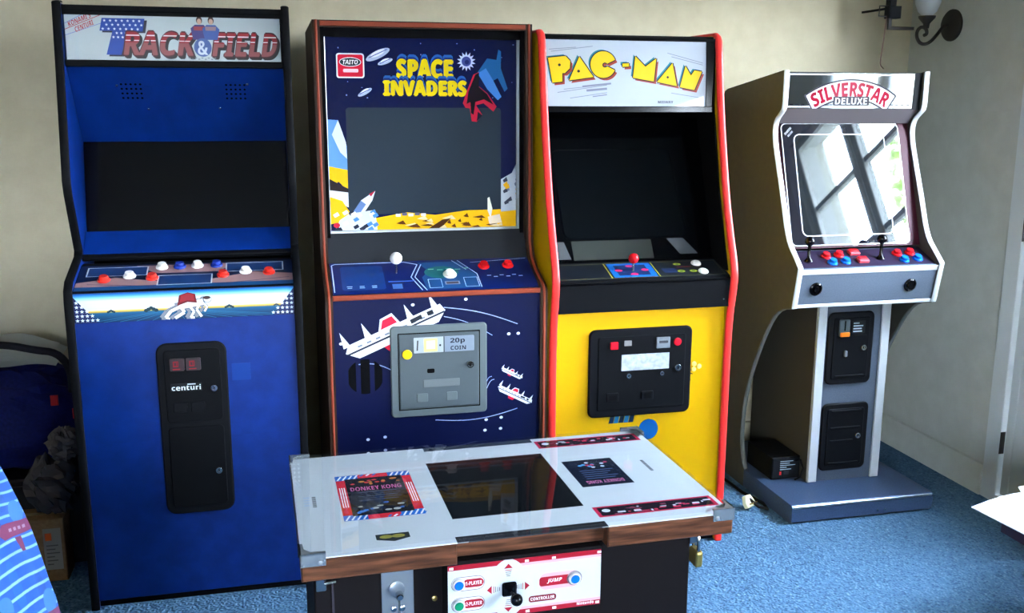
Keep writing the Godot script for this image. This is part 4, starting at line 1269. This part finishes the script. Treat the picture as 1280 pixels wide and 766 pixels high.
func build_table():
	org = Vector3(0.452, 0, -2.0)
	var t := thing("cocktail_arcade_table", "low table arcade game with white glass top and wood rim", "game table", org)
	t.rotation.y = 0.018
	var x0 := 0.012
	var x1 := 0.892
	var z0 := -2.272
	var z1 := -1.732
	var body := mb(org)
	body.box(Vector3(0.036, 0.0, -2.23), Vector3(0.826, 0.578, -1.792), 0.003)
	var bo := obj("body", body, M.table_body, t)
	# wooden rim: two full ends, the middle set back
	var rim := mb(org)
	var h0 := 0.575
	var h1 := 0.619
	rim.box(Vector3(x0, h0, z0), Vector3(0.308, h1, z1), 0.003)
	rim.box(Vector3(0.616, h0, z0), Vector3(x1, h1, z1), 0.003)
	rim.box(Vector3(0.306, h0 + 0.004, z0 + 0.03), Vector3(0.618, h1, z1 - 0.026), 0.002)
	obj("wood_rim", rim, M.table_wood, t)
	# printed sheet and the glass over it
	var sheet := printed(ink_table_top(), 0.6)
	sheet.metallic_specular = 0.05
	plate(t, "printed_sheet", rc(x0 + 0.001, 1.733, x1 - 0.001, 2.271), 0.6192, 0.6212, FLAT, sheet)
	var table_glass := glass(c8(24, 34, 32), 0.03)
	table_glass.metallic_specular = 0.4
	var gl := mb(org)
	gl.prism(rr(x0, 1.732, x1, 2.272, 0.012), 0.6216, 0.629, FLAT, 0.0015)
	obj("glass_top", gl, table_glass, t)
	for c in [[x0, z1, 1, -1], [x1, z1, -1, -1], [x0, z0, 1, 1], [x1, z0, -1, 1]]:
		var b := mb(org)
		var sx: float = c[2]
		var sz: float = c[3]
		var cx: float = c[0]
		var cz: float = c[1]
		var w := 0.046
		b.box(Vector3(minf(cx - sx * 0.002, cx + sx * w), 0.606, minf(cz - sz * 0.002, cz + sz * 0.001)), Vector3(maxf(cx - sx * 0.002, cx + sx * w), 0.632, maxf(cz - sz * 0.002, cz + sz * 0.001)), 0.0006)
		b.box(Vector3(minf(cx - sx * 0.002, cx + sx * 0.001), 0.606, minf(cz - sz * 0.002, cz + sz * w)), Vector3(maxf(cx - sx * 0.002, cx + sx * 0.001), 0.632, maxf(cz - sz * 0.002, cz + sz * w)), 0.0006)
		b.prism(PackedVector2Array([Vector2(cx - sx * 0.002, -(cz - sz * 0.002)), Vector2(cx + sx * w, -(cz - sz * 0.002)), Vector2(cx + sx * w, -(cz + sz * 0.006)), Vector2(cx + sx * 0.018, -(cz + sz * 0.008)), Vector2(cx + sx * 0.007, -(cz + sz * 0.022)), Vector2(cx + sx * 0.005, -(cz + sz * w)), Vector2(cx - sx * 0.002, -(cz + sz * w))]), 0.6292, 0.632, FLAT)
		var k := obj("corner_clip", b, M.clip, t)
		disc(k, "screw", Vector3(cx + sx * 0.036, 0.613, cz - sz * 0.002), at_z(0) if cz == z1 else Transform3D(Basis(Vector3.UP, PI), Vector3.ZERO), 0.004, 0.002, M.steel, 10)
	plate(t, "rubber_stop", rc(-1.765, 0.617, -1.752, 0.640), x0 - 0.004, x0 - 0.001, SIDE, M.rubber)
	# player panel on the near long side
	var pb := mb(org)
	pb.box(Vector3(0.288, 0.40, -1.80), Vector3(0.609, 0.574, -1.745), 0.003)
	var po := obj("player_panel", pb, M.table_body, t)
	var F := at_z(-1.745)
	plate(po, "panel_overlay", rc(0.2905, 0.448, 0.6065, 0.568), 0.0, 0.0015, F, printed(ink_table_panel(), 0.3))
	var X := func(u): return 0.2905 + u * 0.001
	var Y := func(v): return 0.568 - v * 0.001
	var G := at_z(-1.7435)
	for q in [[21, 40, M.blue_plastic], [21, 84, M.green_plastic], [260, 56, M.blue_plastic]]:
		push_button(po, Vector3(X.call(q[0]), Y.call(q[1]), -1.7435), G, 0.0128, q[2], M.light_trim, "button", 0.008)
	var jb = plate(po, "joystick", rr(X.call(108), Y.call(76), X.call(138), Y.call(46), 0.005), 0.0, 0.008, G, M.gloss_black, 0.003)
	var js := mb(org)
	var jp := Vector3(X.call(123), Y.call(61), -1.738)
	js.tube([jp, jp + Vector3(0.004, -0.003, 0.03)], 0.004, 8)
	obj("shaft", js, M.gloss_black, jb)
	var bl := mb(org)
	sphere(bl, jp + Vector3(0.005, -0.004, 0.036), 0.0125)
	obj("ball_top", bl, M.gloss_black, jb)
	# coin plate
	var B := at_z(-1.792)
	var pl = plate(bo, "coin_plate", rc(0.166, 0.30, 0.230, 0.574), 0.0, 0.003, B, M.steel, 0.0008)
	disc(pl, "coin_knob", Vector3(0.196, 0.512, -1.789), B, 0.0155, 0.006, M.alu, 20, 0.3)
	disc(pl, "coin_knob", Vector3(0.200, 0.502, -1.783), B, 0.0075, 0.016, M.chrome, 16, 0.3)
	plate(pl, "coin_slot", rc(0.193, 0.555, 0.1945, 0.572), 0.003, 0.0036, B, M.matte_black)
	plate(pl, "slot_rail", rc(0.1985, 0.44, 0.2025, 0.492), 0.003, 0.006, B, M.grey_dark)
	for x in [0.189, 0.206]:
		disc(pl, "screw", Vector3(x, 0.470, -1.789), B, 0.006, 0.006, M.chrome, 12, 0.4)
	disc(bo, "brass_screw", Vector3(0.272, 0.480, -1.792), B, 0.0055, 0.005, M.brass, 12, 0.4)
	plate(bo, "corner_post", rc(0.070, 0.0, 0.074, 0.572), 0.0, 0.002, B, mat(c8(50, 46, 52), 0.4))
	# hasp left, padlock hasp right
	var hs := mb(org)
	hs.prism(rr(0.040, 0.525, 0.060, 0.552, 0.003), 0.0, 0.006, B, 0.001)
	hs.tube([Vector3(0.056, 0.543, -1.784), Vector3(0.078, 0.545, -1.784)], 0.004, 8)
	obj("hasp", hs, M.chrome, bo)

func build_padlock():
	org = Vector3(0.842, 0.50, -1.804)
	var t := thing("padlock", "small brass padlock hanging from the table game's right side", "padlock", org)
	var b := mb(org)
	var arc := []
	for i in 13:
		var a := PI * i / 12.0
		arc.append(Vector3(0.846 - 0.0 , 0.536 + sin(a) * 0.018, -1.804 + cos(a) * 0.012))
	arc.push_front(Vector3(0.846, 0.515, -1.792)); arc.append(Vector3(0.846, 0.515, -1.816))
	b.tube(arc, 0.0038, 8)
	obj("shackle", b, M.chrome, t)
	var c := mb(org)
	c.prism(rr(-1.824, 0.480, -1.784, 0.518, 0.008), 0.838, 0.854, SIDE, 0.003)
	obj("lock_body", c, M.brass, t)
	var e := mb(org)
	e.box(Vector3(0.826, 0.535, -1.816), Vector3(0.8425, 0.552, -1.792), 0.001)
	obj("staple", e, M.chrome, t)

# ---------------------------------------------------------------- the room
func build_room():
	var RX := 2.57
	var BZ := -3.662
	var LX := -1.9
	var FZ := 2.2
	var H := 2.4
	var DE := -1.92
	var W0 := -0.5
	var W1 := 1.15
	var carpet := carpet_material()
	var b := mb(); b.box(Vector3(LX - 0.2, -0.12, BZ - 0.2), Vector3(RX, 0.0, FZ + 0.2)); struct("floor", b, carpet)
	b = mb(); b.box(Vector3(LX - 0.2, H, BZ - 0.2), Vector3(RX + 0.3, H + 0.15, FZ + 0.2)); struct("ceiling", b, M.ceiling)
	b = mb(); b.box(Vector3(LX - 0.2, 0, BZ - 0.2), Vector3(RX + 0.25, H, BZ)); struct("wall_back", b, M.wall)
	b = mb(); b.box(Vector3(LX - 0.2, 0, BZ), Vector3(LX, H, FZ)); struct("wall_left", b, M.wall)
	b = mb()
	b.box(Vector3(LX - 0.2, 0, FZ), Vector3(-1.3, H, FZ + 0.2))
	b.box(Vector3(-0.25, 0, FZ), Vector3(RX + 0.25, H, FZ + 0.2))
	b.box(Vector3(-1.3, 0, FZ), Vector3(-0.25, 0.75, FZ + 0.2))
	b.box(Vector3(-1.3, 2.15, FZ), Vector3(-0.25, H, FZ + 0.2))
	struct("wall_front", b, M.wall)
	b = mb()
	b.box(Vector3(RX, -0.12, BZ), Vector3(RX + 0.25, H, -2.985))
	b.box(Vector3(RX, -0.12, DE), Vector3(RX + 0.25, H, W0))
	b.box(Vector3(RX, -0.12, W1), Vector3(RX + 0.25, H, FZ))
	b.box(Vector3(RX, 2.12, -2.985), Vector3(RX + 0.25, H, DE))
	b.box(Vector3(RX, 2.05, W0), Vector3(RX + 0.25, H, W1))
	b.box(Vector3(RX, -0.12, -2.985), Vector3(RX + 0.25, 0.0, DE))
	b.box(Vector3(RX, -0.12, W0), Vector3(RX + 0.25, 0.9, W1))
	struct("wall_right", b, M.wall_grey)
	# baseboards
	b = mb()
	b.prism(v2([[RX, 0.0], [RX - 0.018, 0.0], [RX - 0.018, 0.10], [RX - 0.012, 0.118], [RX, 0.122]]), BZ + 0.018, -2.985, Transform3D())
	struct("baseboard_right", b, M.wall_grey)
	b = mb()
	b.prism(v2([[BZ, 0.0], [BZ + 0.018, 0.0], [BZ + 0.018, 0.10], [BZ + 0.012, 0.118], [BZ, 0.122]]), LX, RX, SIDE)
	struct("baseboard_back", b, M.wall)
	b = mb(); b.box(Vector3(-0.985, 0.122, BZ), Vector3(-0.955, H, BZ + 0.02), 0.002); struct("trim_1", b, M.paint_white)
	# glazed doors beside the silver cabinet and a window nearer the viewer, both in the right wall
	glazed("door_1", -2.985, DE, 0.0, 2.12, RX, true)
	glazed("window_2", -0.525, 0.525, 0.75, 2.15, 0.0, false, Transform3D(Basis(Vector3.UP, -PI / 2), Vector3(-0.775, 0, FZ)))
	glazed("window_1", W0, W1, 0.9, 2.05, RX, false)

func glazed(called: String, z0: float, z1: float, y0: float, y1: float, RX: float, door: bool, place = null):
	var n := Node3D.new()
	n.name = called
	add_child(n)
	n.set_meta("kind", "structure")
	var p := Vector3(RX, y0, (z0 + z1) / 2)
	n.position = p
	if place != null: n.transform = place * Transform3D(Basis(), p)
	var b := mb(p)
	var cw := 0.075
	b.box(Vector3(RX - 0.012, y0, z0), Vector3(RX + 0.14, y1, z0 + cw), 0.003)
	b.box(Vector3(RX - 0.012, y0, z1 - cw), Vector3(RX + 0.14, y1, z1), 0.003)
	b.box(Vector3(RX - 0.012, y1 - cw, z0 + cw), Vector3(RX + 0.14, y1, z1 - cw), 0.003)
	b.box(Vector3(RX - 0.012, y0, z0 + cw), Vector3(RX + 0.14, y0 + 0.03, z1 - cw), 0.003)
	obj("frame", b, M.paint_white, n)
	var mid := (z0 + z1) / 2
	for s in [[z0 + cw + 0.004, mid - 0.003], [mid + 0.003, z1 - cw - 0.004]]:
		var l := mb(p)
		var st := 0.042 if door else 0.06
		var a: float = s[0]
		var c: float = s[1]
		var yb := y0 + 0.034
		var yt := y1 - cw - 0.004
		var xa := RX + 0.005
		var xb := RX + 0.05
		l.box(Vector3(xa, yb, a), Vector3(xb, yt, a + st), 0.003)
		l.box(Vector3(xa, yb, c - st), Vector3(xb, yt, c), 0.003)
		l.box(Vector3(xa, yt - st, a + st), Vector3(xb, yt, c - st), 0.003)
		var kick := 0.95 if door else st
		l.box(Vector3(xa, yb, a + st), Vector3(xb, yb + kick, c - st), 0.003)
		var leaf := obj("leaf" if door else "sash", l, M.paint_white, n)
		var rows := 3 if door else 4
		var g0 := yb + kick
		var g1 := yt - st
		for i in range(1, rows):
			var y := lerpf(g0, g1, float(i) / rows)
			var g := mb(p)
			g.box(Vector3(xa + 0.006, y - 0.012, a + st), Vector3(xb - 0.006, y + 0.012, c - st), 0.003)
			obj("glazing_bar", g, M.paint_white, leaf)
		for i in rows:
			var g := mb(p)
			g.box(Vector3(xa + 0.02, lerpf(g0, g1, float(i) / rows), a + st), Vector3(xa + 0.024, lerpf(g0, g1, float(i + 1) / rows), c - st))
			obj("pane", g, M.pane, leaf)
		if door and a < mid - 0.1:
			for y in [0.19, 0.98, 1.78]:
				var hg := mb(p)
				hg.box(Vector3(RX - 0.016, y, a - 0.003), Vector3(RX + 0.006, y + 0.085, a + 0.001), 0.002)
				obj("hinge", hg, M.iron, leaf)

func carpet_material() -> StandardMaterial3D:
	var im := Image.create(512, 512, false, Image.FORMAT_RGB8)
	var nm := Image.create(512, 512, false, Image.FORMAT_RGB8)
	var rng := RandomNumberGenerator.new()
	rng.seed = 31
	var n := FastNoiseLite.new()
	n.frequency = 0.15; n.seed = 2
	var cols := [c8(72, 106, 134), c8(90, 126, 154), c8(62, 96, 128), c8(112, 146, 168), c8(44, 74, 106)]
	for y in 512:
		for x in 512:
			var h := rng.randf()
			var c: Color = cols[0].lerp(cols[1], h)
			if h > 0.93: c = cols[4]
			elif h > 0.86: c = cols[3]
			c = c.lerp(cols[2], clampf(n.get_noise_2d(x, y) + 0.3, 0, 1) * 0.5)
			im.set_pixel(x, y, c)
			nm.set_pixel(x, y, Color(h, h, h))
	nm.bump_map_to_normal_map(3.0)
	im.generate_mipmaps()
	nm.generate_mipmaps()
	var m := mat(Color.WHITE, 0.95)
	m.albedo_texture = ImageTexture.create_from_image(im)
	m.normal_enabled = true
	m.normal_scale = 0.6
	m.normal_texture = ImageTexture.create_from_image(nm)
	m.uv1_triplanar = true
	m.uv1_world_triplanar = true
	m.uv1_scale = Vector3(0.45, 0.45, 0.45)
	return m

# ---------------------------------------------------------------- things on the walls
func build_wall_lamp():
	org = Vector3(2.57, 1.752, -3.405)
	var t := thing("wall_lamp", "dark iron scroll-arm wall lamp with frosted glass shade on the right wall", "wall lamp", org)
	var side := Transform3D(Basis(Vector3(0, 1, 0), Vector3(-1, 0, 0), Vector3(0, 0, 1)), org)
	var b := mb(org)
	b.lathe([[0.060, 0.0], [0.060, 0.006], [0.054, 0.012], [0.020, 0.020], [0.0, 0.022]], side, 28)
	obj("wall_plate", b, M.iron, t)
	var pts := []
	for q in smooth([[2.55, 1.752], [2.53, 1.748], [2.505, 1.715], [2.475, 1.684], [2.44, 1.678], [2.418, 1.70], [2.416, 1.728], [2.434, 1.745], [2.456, 1.738], [2.462, 1.718], [2.448, 1.712]], 2):
		pts.append(Vector3(q.x, q.y, -3.405))
	var a := mb(org)
	a.tube(pts, 0.0065, 8)
	obj("scroll_arm", a, M.iron, t)
	var C := Transform3D(Basis(), Vector3(2.455, 0, -3.405))
	var cup := mb(org)
	cup.lathe([[0.0, 1.738], [0.010, 1.738], [0.012, 1.755], [0.018, 1.762], [0.030, 1.776], [0.032, 1.784], [0.0, 1.784]], C, 20)
	obj("lamp_cup", cup, M.iron, t)
	var sh := mb(org)
	sh.lathe([[0.016, 1.782], [0.034, 1.80], [0.046, 1.83], [0.05, 1.87], [0.058, 1.91], [0.055, 1.91], [0.047, 1.87], [0.043, 1.832], [0.032, 1.804], [0.014, 1.786]], C, 24)
	var f := mat(c8(232, 238, 240), 0.5)
	f.backlight_enabled = true
	f.backlight = Color(0.6, 0.62, 0.62)
	obj("glass_shade", sh, f, t)

func build_bracket():
	org = Vector3(2.34, 1.79, -3.662)
	var t := thing("wall_bracket", "black metal bracket with hanging wire in the wall corner", "bracket", org)
	var b := mb(org)
	b.box(Vector3(2.318, 1.776, -3.48), Vector3(2.368, 1.822, -3.44), 0.003)
	b.box(Vector3(2.322, 1.82, -3.48), Vector3(2.352, 1.90, -3.45), 0.003)
	b.box(Vector3(2.336, 1.812, -3.660), Vector3(2.344, 1.820, -3.48))
	obj("block", b, M.rubber, t)
	var l := mb(org)
	l.tube([Vector3(2.32, 1.822, -3.46), Vector3(2.285, 1.822, -3.46), Vector3(2.283, 1.784, -3.46), Vector3(2.32, 1.784, -3.46)], 0.003, 6)
	obj("wire_loop", l, M.iron, t)
	var r := mb(org)
	r.box(Vector3(2.325, 1.735, -3.47), Vector3(2.44, 1.747, -3.455), 0.002)
	r.box(Vector3(2.325, 1.745, -3.47), Vector3(2.340, 1.778, -3.455), 0.002)
	obj("cross_bar", r, M.iron, t)
	var w := mb(org)
	var pts := []
	for q in smooth([[2.318, 1.78], [2.314, 1.72], [2.309, 1.66], [2.304, 1.615], [2.307, 1.60], [2.322, 1.588]], 2):
		pts.append(Vector3(q.x, q.y, -3.46))
	w.tube(pts, 0.0022, 6)
	obj("hanging_wire", w, mat(c8(90, 62, 52), 0.5), t)

# ---------------------------------------------------------------- clutter left of the blue cabinet
func lump(b: MB, c: Vector3, r: Vector3, amp: float, sd: int, freq := 3.0, square := 1.0, nu := 28, nv := 18):
	var n := FastNoiseLite.new()
	n.seed = sd; n.frequency = freq; n.fractal_octaves = 3
	var rows := []
	for i in nv + 1:
		var a := -PI / 2 + PI * i / nv
		var row := []
		for j in nu + 1:
			var t := TAU * (j % nu) / nu
			var d := Vector3(cos(a) * cos(t), sin(a), cos(a) * sin(t))
			var q := Vector3(signf(d.x) * pow(absf(d.x), square), signf(d.y) * pow(absf(d.y), square), signf(d.z) * pow(absf(d.z), square))
			var p := q * (1.0 + amp * n.get_noise_3d(d.x * 2, d.y * 2, d.z * 2))
			var w := c + p * r
			w.y = maxf(w.y, c.y - r.y * 0.92)
			row.append(w)
		rows.append(row)
	b.grid(rows)

func build_clutter():
	org = Vector3(-0.9, 0, -3.3)
	var t := thing("storage_crate", "dark plastic crate against the wall under the navy bag", "crate", org)
	var b := mb(org)
	b.box(Vector3(-1.2, 0.0, -3.56), Vector3(-0.62, 0.30, -3.16), 0.01)
	obj("crate_body", b, mat(c8(40, 36, 40), 0.6), t)
	b = mb(org)
	b.box(Vector3(-1.21, 0.275, -3.57), Vector3(-0.61, 0.300, -3.15), 0.006)
	obj("crate_rim", b, mat(c8(46, 40, 44), 0.5), t)

	org = Vector3(-0.88, 0.30, -3.34)
	t = thing("duffel_bag", "navy fabric bag with small red tags beside the blue cabinet", "bag", org)
	b = mb(org)
	lump(b, Vector3(-0.90, 0.462, -3.34), Vector3(0.262, 0.166, 0.20), 0.16, 5, 1.6, 0.72)
	obj("bag_body", b, noisy(c8(20, 26, 84), c8(28, 36, 110), 0.08, 3.0, 0.7, Vector3.ONE, 14, 0.15), t)
	var s := mb(org)
	var sp := []
	for q in smooth([[-1.14, 0.58], [-1.02, 0.66], [-0.92, 0.725], [-0.82, 0.722], [-0.74, 0.70], [-0.68, 0.69], [-0.645, 0.64], [-0.645, 0.56]], 2):
		sp.append(Vector3(q.x, q.y, -3.20))
	s.tube(sp, 0.012, 8)
	obj("strap", s, mat(c8(18, 18, 30), 0.7), t)
	for q in [[-0.685, 0.555, -3.128], [-0.632, 0.50, -3.16]]:
		var k := mb(org)
		k.box(Vector3(q[0] - 0.011, q[1] - 0.016, q[2] - 0.01), Vector3(q[0] + 0.011, q[1] + 0.016, q[2]), 0.002)
		obj("tag", k, mat(c8(176, 36, 40), 0.5), t)

	org = Vector3(-0.80, 0.655, -3.3)
	t = thing("folded_sheet", "pale grey folded sheet lying on the navy bag", "sheet", org)
	b = mb(org)
	for i in 3:
		var rows := []
		for r in 9:
			var row := []
			for c in 13:
				var u := c / 12.0
				var w := r / 8.0
				row.append(Vector3(-1.02 + u * 0.33 - i * 0.012, 0.652 + 0.012 * i + 0.03 * sin(u * PI) * (1 - 0.6 * w) + 0.006 * sin(u * 9 + i) - 0.012 * w * w, -3.42 + w * 0.20))
			rows.append(row)
		b.grid(rows)
	obj("layers", b, mat(c8(220, 221, 212), 0.8), t)

	org = Vector3(-0.73, 0, -3.09)
	t = thing("cardboard_box", "brown cardboard box with white label on floor by blue cabinet", "box", org)
	b = mb(org)
	b.box(Vector3(-0.83, 0.0, -3.145), Vector3(-0.674, 0.205, -3.045), 0.003)
	obj("carton", b, noisy(c8(140, 108, 74), c8(158, 124, 88), 0.05, 4.0, 0.85, Vector3.ONE, 17, 0.1), t)
	var k := Ink.new(60, 110, c8(178, 170, 158), 2.0)
	k.rect(6, 12, 22, 20, c8(214, 92, 40))
	for i in 6:
		k.rect(8, 44 + i * 10, [40, 30, 44, 26, 36, 20][i], 3, c8(110, 104, 100))
	plate(t, "label", rc(-0.735, 0.04, -0.684, 0.175), 0.0, 0.0006, at_z(-3.0448), printed(k, 0.6))
	b = mb(org)
	b.box(Vector3(-0.83, 0.205, -3.100), Vector3(-0.674, 0.208, -3.085))
	obj("tape", b, mat(c8(170, 150, 110), 0.3), t)

	for q in [[Vector3(-0.655, 0.436, -3.06), Vector3(0.045, 0.05, 0.045), 41], [Vector3(-0.70, 0.30, -3.08), Vector3(0.075, 0.09, 0.055), 43]]:
		org = q[0] - Vector3(0, q[1].y, 0)
		var bb := mb(org)
		lump(bb, q[0], q[1], 0.45, q[2], 2.0, 1.0, 26, 16)
		var o := obj("plastic_bag", bb, mat(c8(96, 90, 92), 0.15) if q[2] == 41 else mat(c8(62, 56, 60), 0.15), null, 0.95)
		o.position = org
		tag(o, "crumpled clear plastic bag glinting beside the blue cabinet" if q[2] == 41 else "larger crumpled dark plastic bag on the cardboard box", "plastic bag", "plastic bags beside the blue cabinet")

func build_cloth():
	org = Vector3(-0.7, 0, -1.4)
	# across: down the drape, down: towards the viewer, one unit a millimetre
	var k := Ink.new(1650, 900, c8(4, 60, 130), 1.0)
	var rng := RandomNumberGenerator.new()
	rng.seed = 12
	for i in 160:
		k.oval(rng.randf() * 1650, rng.randf() * 900, 20 + rng.randf() * 40, 14 + rng.randf() * 30, [c8(3, 54, 120), c8(6, 68, 140)][i % 2])
	for i in 72:
		var x := i * 27.0
		k.line([Vector2(x, 0), Vector2(x - 290, 900)], 6, c8(104, 140, 164))
	for i in 8:
		for j in 4:
			var o := Vector2(60 + i * 210 + (j % 2) * 105, 70 + j * 220)
			var at := func(x, y): return o + Vector2(x, y).rotated(1.88)
			k.oval(o.x - 26, o.y - 30, 40, 26, c8(40, 88, 132), 1.88)
			k.poly([at.call(-90, -13), at.call(80, -16), at.call(104, 0), at.call(80, 16), at.call(-90, 13)], c8(90, 26, 60))
			k.poly([at.call(-10, -18), at.call(30, -18), at.call(4, -50), at.call(-18, -50)], c8(84, 22, 56))
			for l in 4:
				k.poly([at.call(-50 + l * 28, -4), at.call(-34 + l * 28, -4), at.call(-34 + l * 28, 3), at.call(-50 + l * 28, 3)], c8(120, 104, 120))
	var n := FastNoiseLite.new()
	n.seed = 8; n.frequency = 1.0
	var prof := smooth([[-1.30, 0.93], [-0.85, 0.99], [-0.62, 0.985], [-0.52, 0.95], [-0.468, 0.88], [-0.43, 0.76], [-0.40, 0.62], [-0.372, 0.48], [-0.36, 0.30], [-0.35, 0.02]], 2)
	var rows := []
	for i in 25:
		var w := i / 24.0
		var row := []
		for j in prof.size():
			var p := prof[j]
			var end := smoothstep(0.0, 0.16, w)
			var z := -1.74 + w * 0.9
			var f := 0.008 * n.get_noise_3d(p.x * 3, p.y * 3, z * 3)
			row.append(Vector3(p.x + f - (1 - end) * 0.01, p.y - (1 - end) * 0.012 + f * 0.3, z))
		rows.append(row)
	var b := mb(org)
	b.grid(rows, true)
	# closed back, underside and ends give it body
	var last: int = rows[0].size() - 1
	for i in 24:
		b.quad(rows[i][0], rows[i + 1][0], Vector3(-1.30, 0.02, rows[i + 1][0].z), Vector3(-1.30, 0.02, rows[i][0].z))
		b.quad(rows[i][last], rows[i + 1][last], Vector3(-1.30, 0.02, rows[i + 1][0].z), Vector3(-1.30, 0.02, rows[i][0].z), true)
	for e in [0, 24]:
		for j in last:
			b.quad(rows[e][j], rows[e][j + 1], Vector3(rows[e][j + 1].x, 0.02, rows[e][0].z), Vector3(rows[e][j].x, 0.02, rows[e][0].z), e == 0)
	var m := printed(k, 0.85)
	m.rim_enabled = true
	m.rim = 0.2
	var o2 := obj("draped_cloth", b, m, null, 0.5)
	o2.position = org
	tag(o2, "bright blue cloth with white stripes and red patches draped at left front", "cloth")

func build_papers():
	org = Vector3(2.2, 0, -1.8)
	var t := thing("coffee_table", "low dark coffee table at the right edge under white papers", "table", org)
	var b := mb(org)
	b.box(Vector3(1.957, 0.268, -2.19), Vector3(2.45, 0.300, -1.35), 0.004)
	var dark := mat(c8(38, 30, 52), 0.4)
	obj("table_top", b, dark, t)
	for q in [[2.06, -2.08], [2.40, -2.08], [2.06, -1.44], [2.40, -1.44]]:
		var l := mb(org)
		l.box(Vector3(q[0] - 0.02, 0, q[1] - 0.02), Vector3(q[0] + 0.02, 0.269, q[1] + 0.02), 0.003)
		obj("leg", l, dark, t)
	var white := mat(c8(240, 242, 242), 0.6)
	for s in [[0, "open white booklet with curled page on the dark coffee table"], [1, "white sheet with dark edge lying behind the open booklet"]]:
		var o := Vector3(2.1, 0.302, -2.15)
		var sh := mb(o)
		var rows := []
		for i in 11:
			var row := []
			var w := i / 10.0
			for j in 15:
				var u := j / 14.0
				if s[0] == 0:
					row.append(Vector3(1.935 + u * 0.30 + w * 0.02, 0.304 + 0.022 * sin(u * PI * 0.9) * (1.0 - 0.5 * w), -2.285 + w * 0.24 - u * 0.025))
				else:
					row.append(Vector3(2.13 + u * 0.24, 0.330 + 0.014 * u - 0.026 * w, -2.33 + w * 0.03 - u * 0.02))
			rows.append(row)
		sh.grid(rows, true)
		var low := []
		for r in rows:
			var lr := []
			for p in r: lr.append(p - Vector3(0, 0.003, 0))
			low.append(lr)
		sh.grid(low)
		for i in 10:
			sh.quad(rows[i][0], rows[i + 1][0], low[i + 1][0], low[i][0])
			sh.quad(rows[i][14], rows[i + 1][14], low[i + 1][14], low[i][14], true)
		for j in 14:
			sh.quad(rows[0][j], rows[0][j + 1], low[0][j + 1], low[0][j], true)
			sh.quad(rows[10][j], rows[10][j + 1], low[10][j + 1], low[10][j])
		var p2 := obj("booklet" if s[0] == 0 else "paper_sheet", sh, white)
		p2.position = o
		tag(p2, s[1], "booklet" if s[0] == 0 else "paper")

# ---------------------------------------------------------------- the garden outside, which the glossy panels mirror
func build_garden():
	var b := mb(); b.box(Vector3(2.82, -0.2, -9.0), Vector3(14.0, -0.06, 9.0))
	struct("patio", b, noisy(c8(150, 146, 138), c8(172, 168, 158), 0.03, 0.4, 0.9, Vector3.ONE, 51, 0.1))
	var rng := RandomNumberGenerator.new()
	rng.seed = 77
	for q in [[Vector3(6.4, -0.06, 0.6), 3.2, 1.0]]:
		var t := thing("garden_tree", "leafy garden tree mirrored in the silver cabinet's glass", "tree", q[0])
		var tr := mb(q[0])
		tr.tube([q[0], q[0] + Vector3(0.05, q[1] * 0.5, 0), q[0] + Vector3(0, q[1], 0.1)], [0.12, 0.09, 0.05], 10)
		obj("trunk", tr, mat(c8(86, 70, 54), 0.9), t)
		var lf := mb(q[0])
		for i in 2600:
			var d: Vector3 = Vector3(rng.randfn(), rng.randfn() * 0.8, rng.randfn()).limit_length(2.0) * 0.5 * q[2]
			var c: Vector3 = q[0] + Vector3(0, q[1] + 0.4, 0) + d
			var u := Vector3(rng.randfn(), rng.randfn(), rng.randfn()).normalized() * 0.07
			var w := u.cross(Vector3(rng.randfn(), rng.randfn(), rng.randfn())).normalized() * 0.04
			lf.tri(c - u, c + w, c + u); lf.tri(c - u, c + u, c - w)
		var fm := mat(c8(110, 136, 62), 0.6)
		fm.backlight_enabled = true
		fm.backlight = Color(0.3, 0.35, 0.1)
		var fo := obj("foliage", lf, fm, t, 0.99)
		fo.set_meta("kind", "stuff")

func _ready():
	var cam := Camera3D.new()
	cam.name = "camera"
	cam.fov = rad_to_deg(2.0 * atan(383.0 / 1223.0))
	cam.near = 0.05
	cam.far = 100.0
	cam.transform = Transform3D(Basis(Vector3.UP, -0.238) * Basis(Vector3.RIGHT, -0.204) * Basis(Vector3.BACK, 0.003), Vector3(0, 1.45, 0))
	add_child(cam)
	cam.current = true
	var env := Environment.new()
	env.background_mode = Environment.BG_SKY
	var sky := Sky.new()
	var sm := ProceduralSkyMaterial.new()
	sm.sky_top_color = c8(206, 226, 250)
	sm.sky_horizon_color = c8(232, 242, 252)
	sm.ground_horizon_color = c8(200, 210, 205)
	sm.ground_bottom_color = c8(140, 140, 130)
	sm.sky_energy_multiplier = 14.0
	sm.ground_energy_multiplier = 5.0
	sky.sky_material = sm
	env.sky = sky
	env.tonemap_mode = Environment.TONE_MAPPER_LINEAR
	env.tonemap_exposure = 0.33
	env.sdfgi_enabled = true
	env.ssao_enabled = true
	env.ssil_enabled = true
	var we := WorldEnvironment.new()
	we.name = "world_environment"
	we.environment = env
	add_child(we)

	make_materials()
	build_room()
	build_blue_cabinet()
	build_navy_cabinet()
	build_yellow_cabinet()
	build_silver_cabinet()
	build_table()
	build_power_box()
	build_plug()
	build_padlock()
	build_wall_lamp()
	build_bracket()
	build_clutter()
	build_cloth()
	build_papers()
	build_garden()
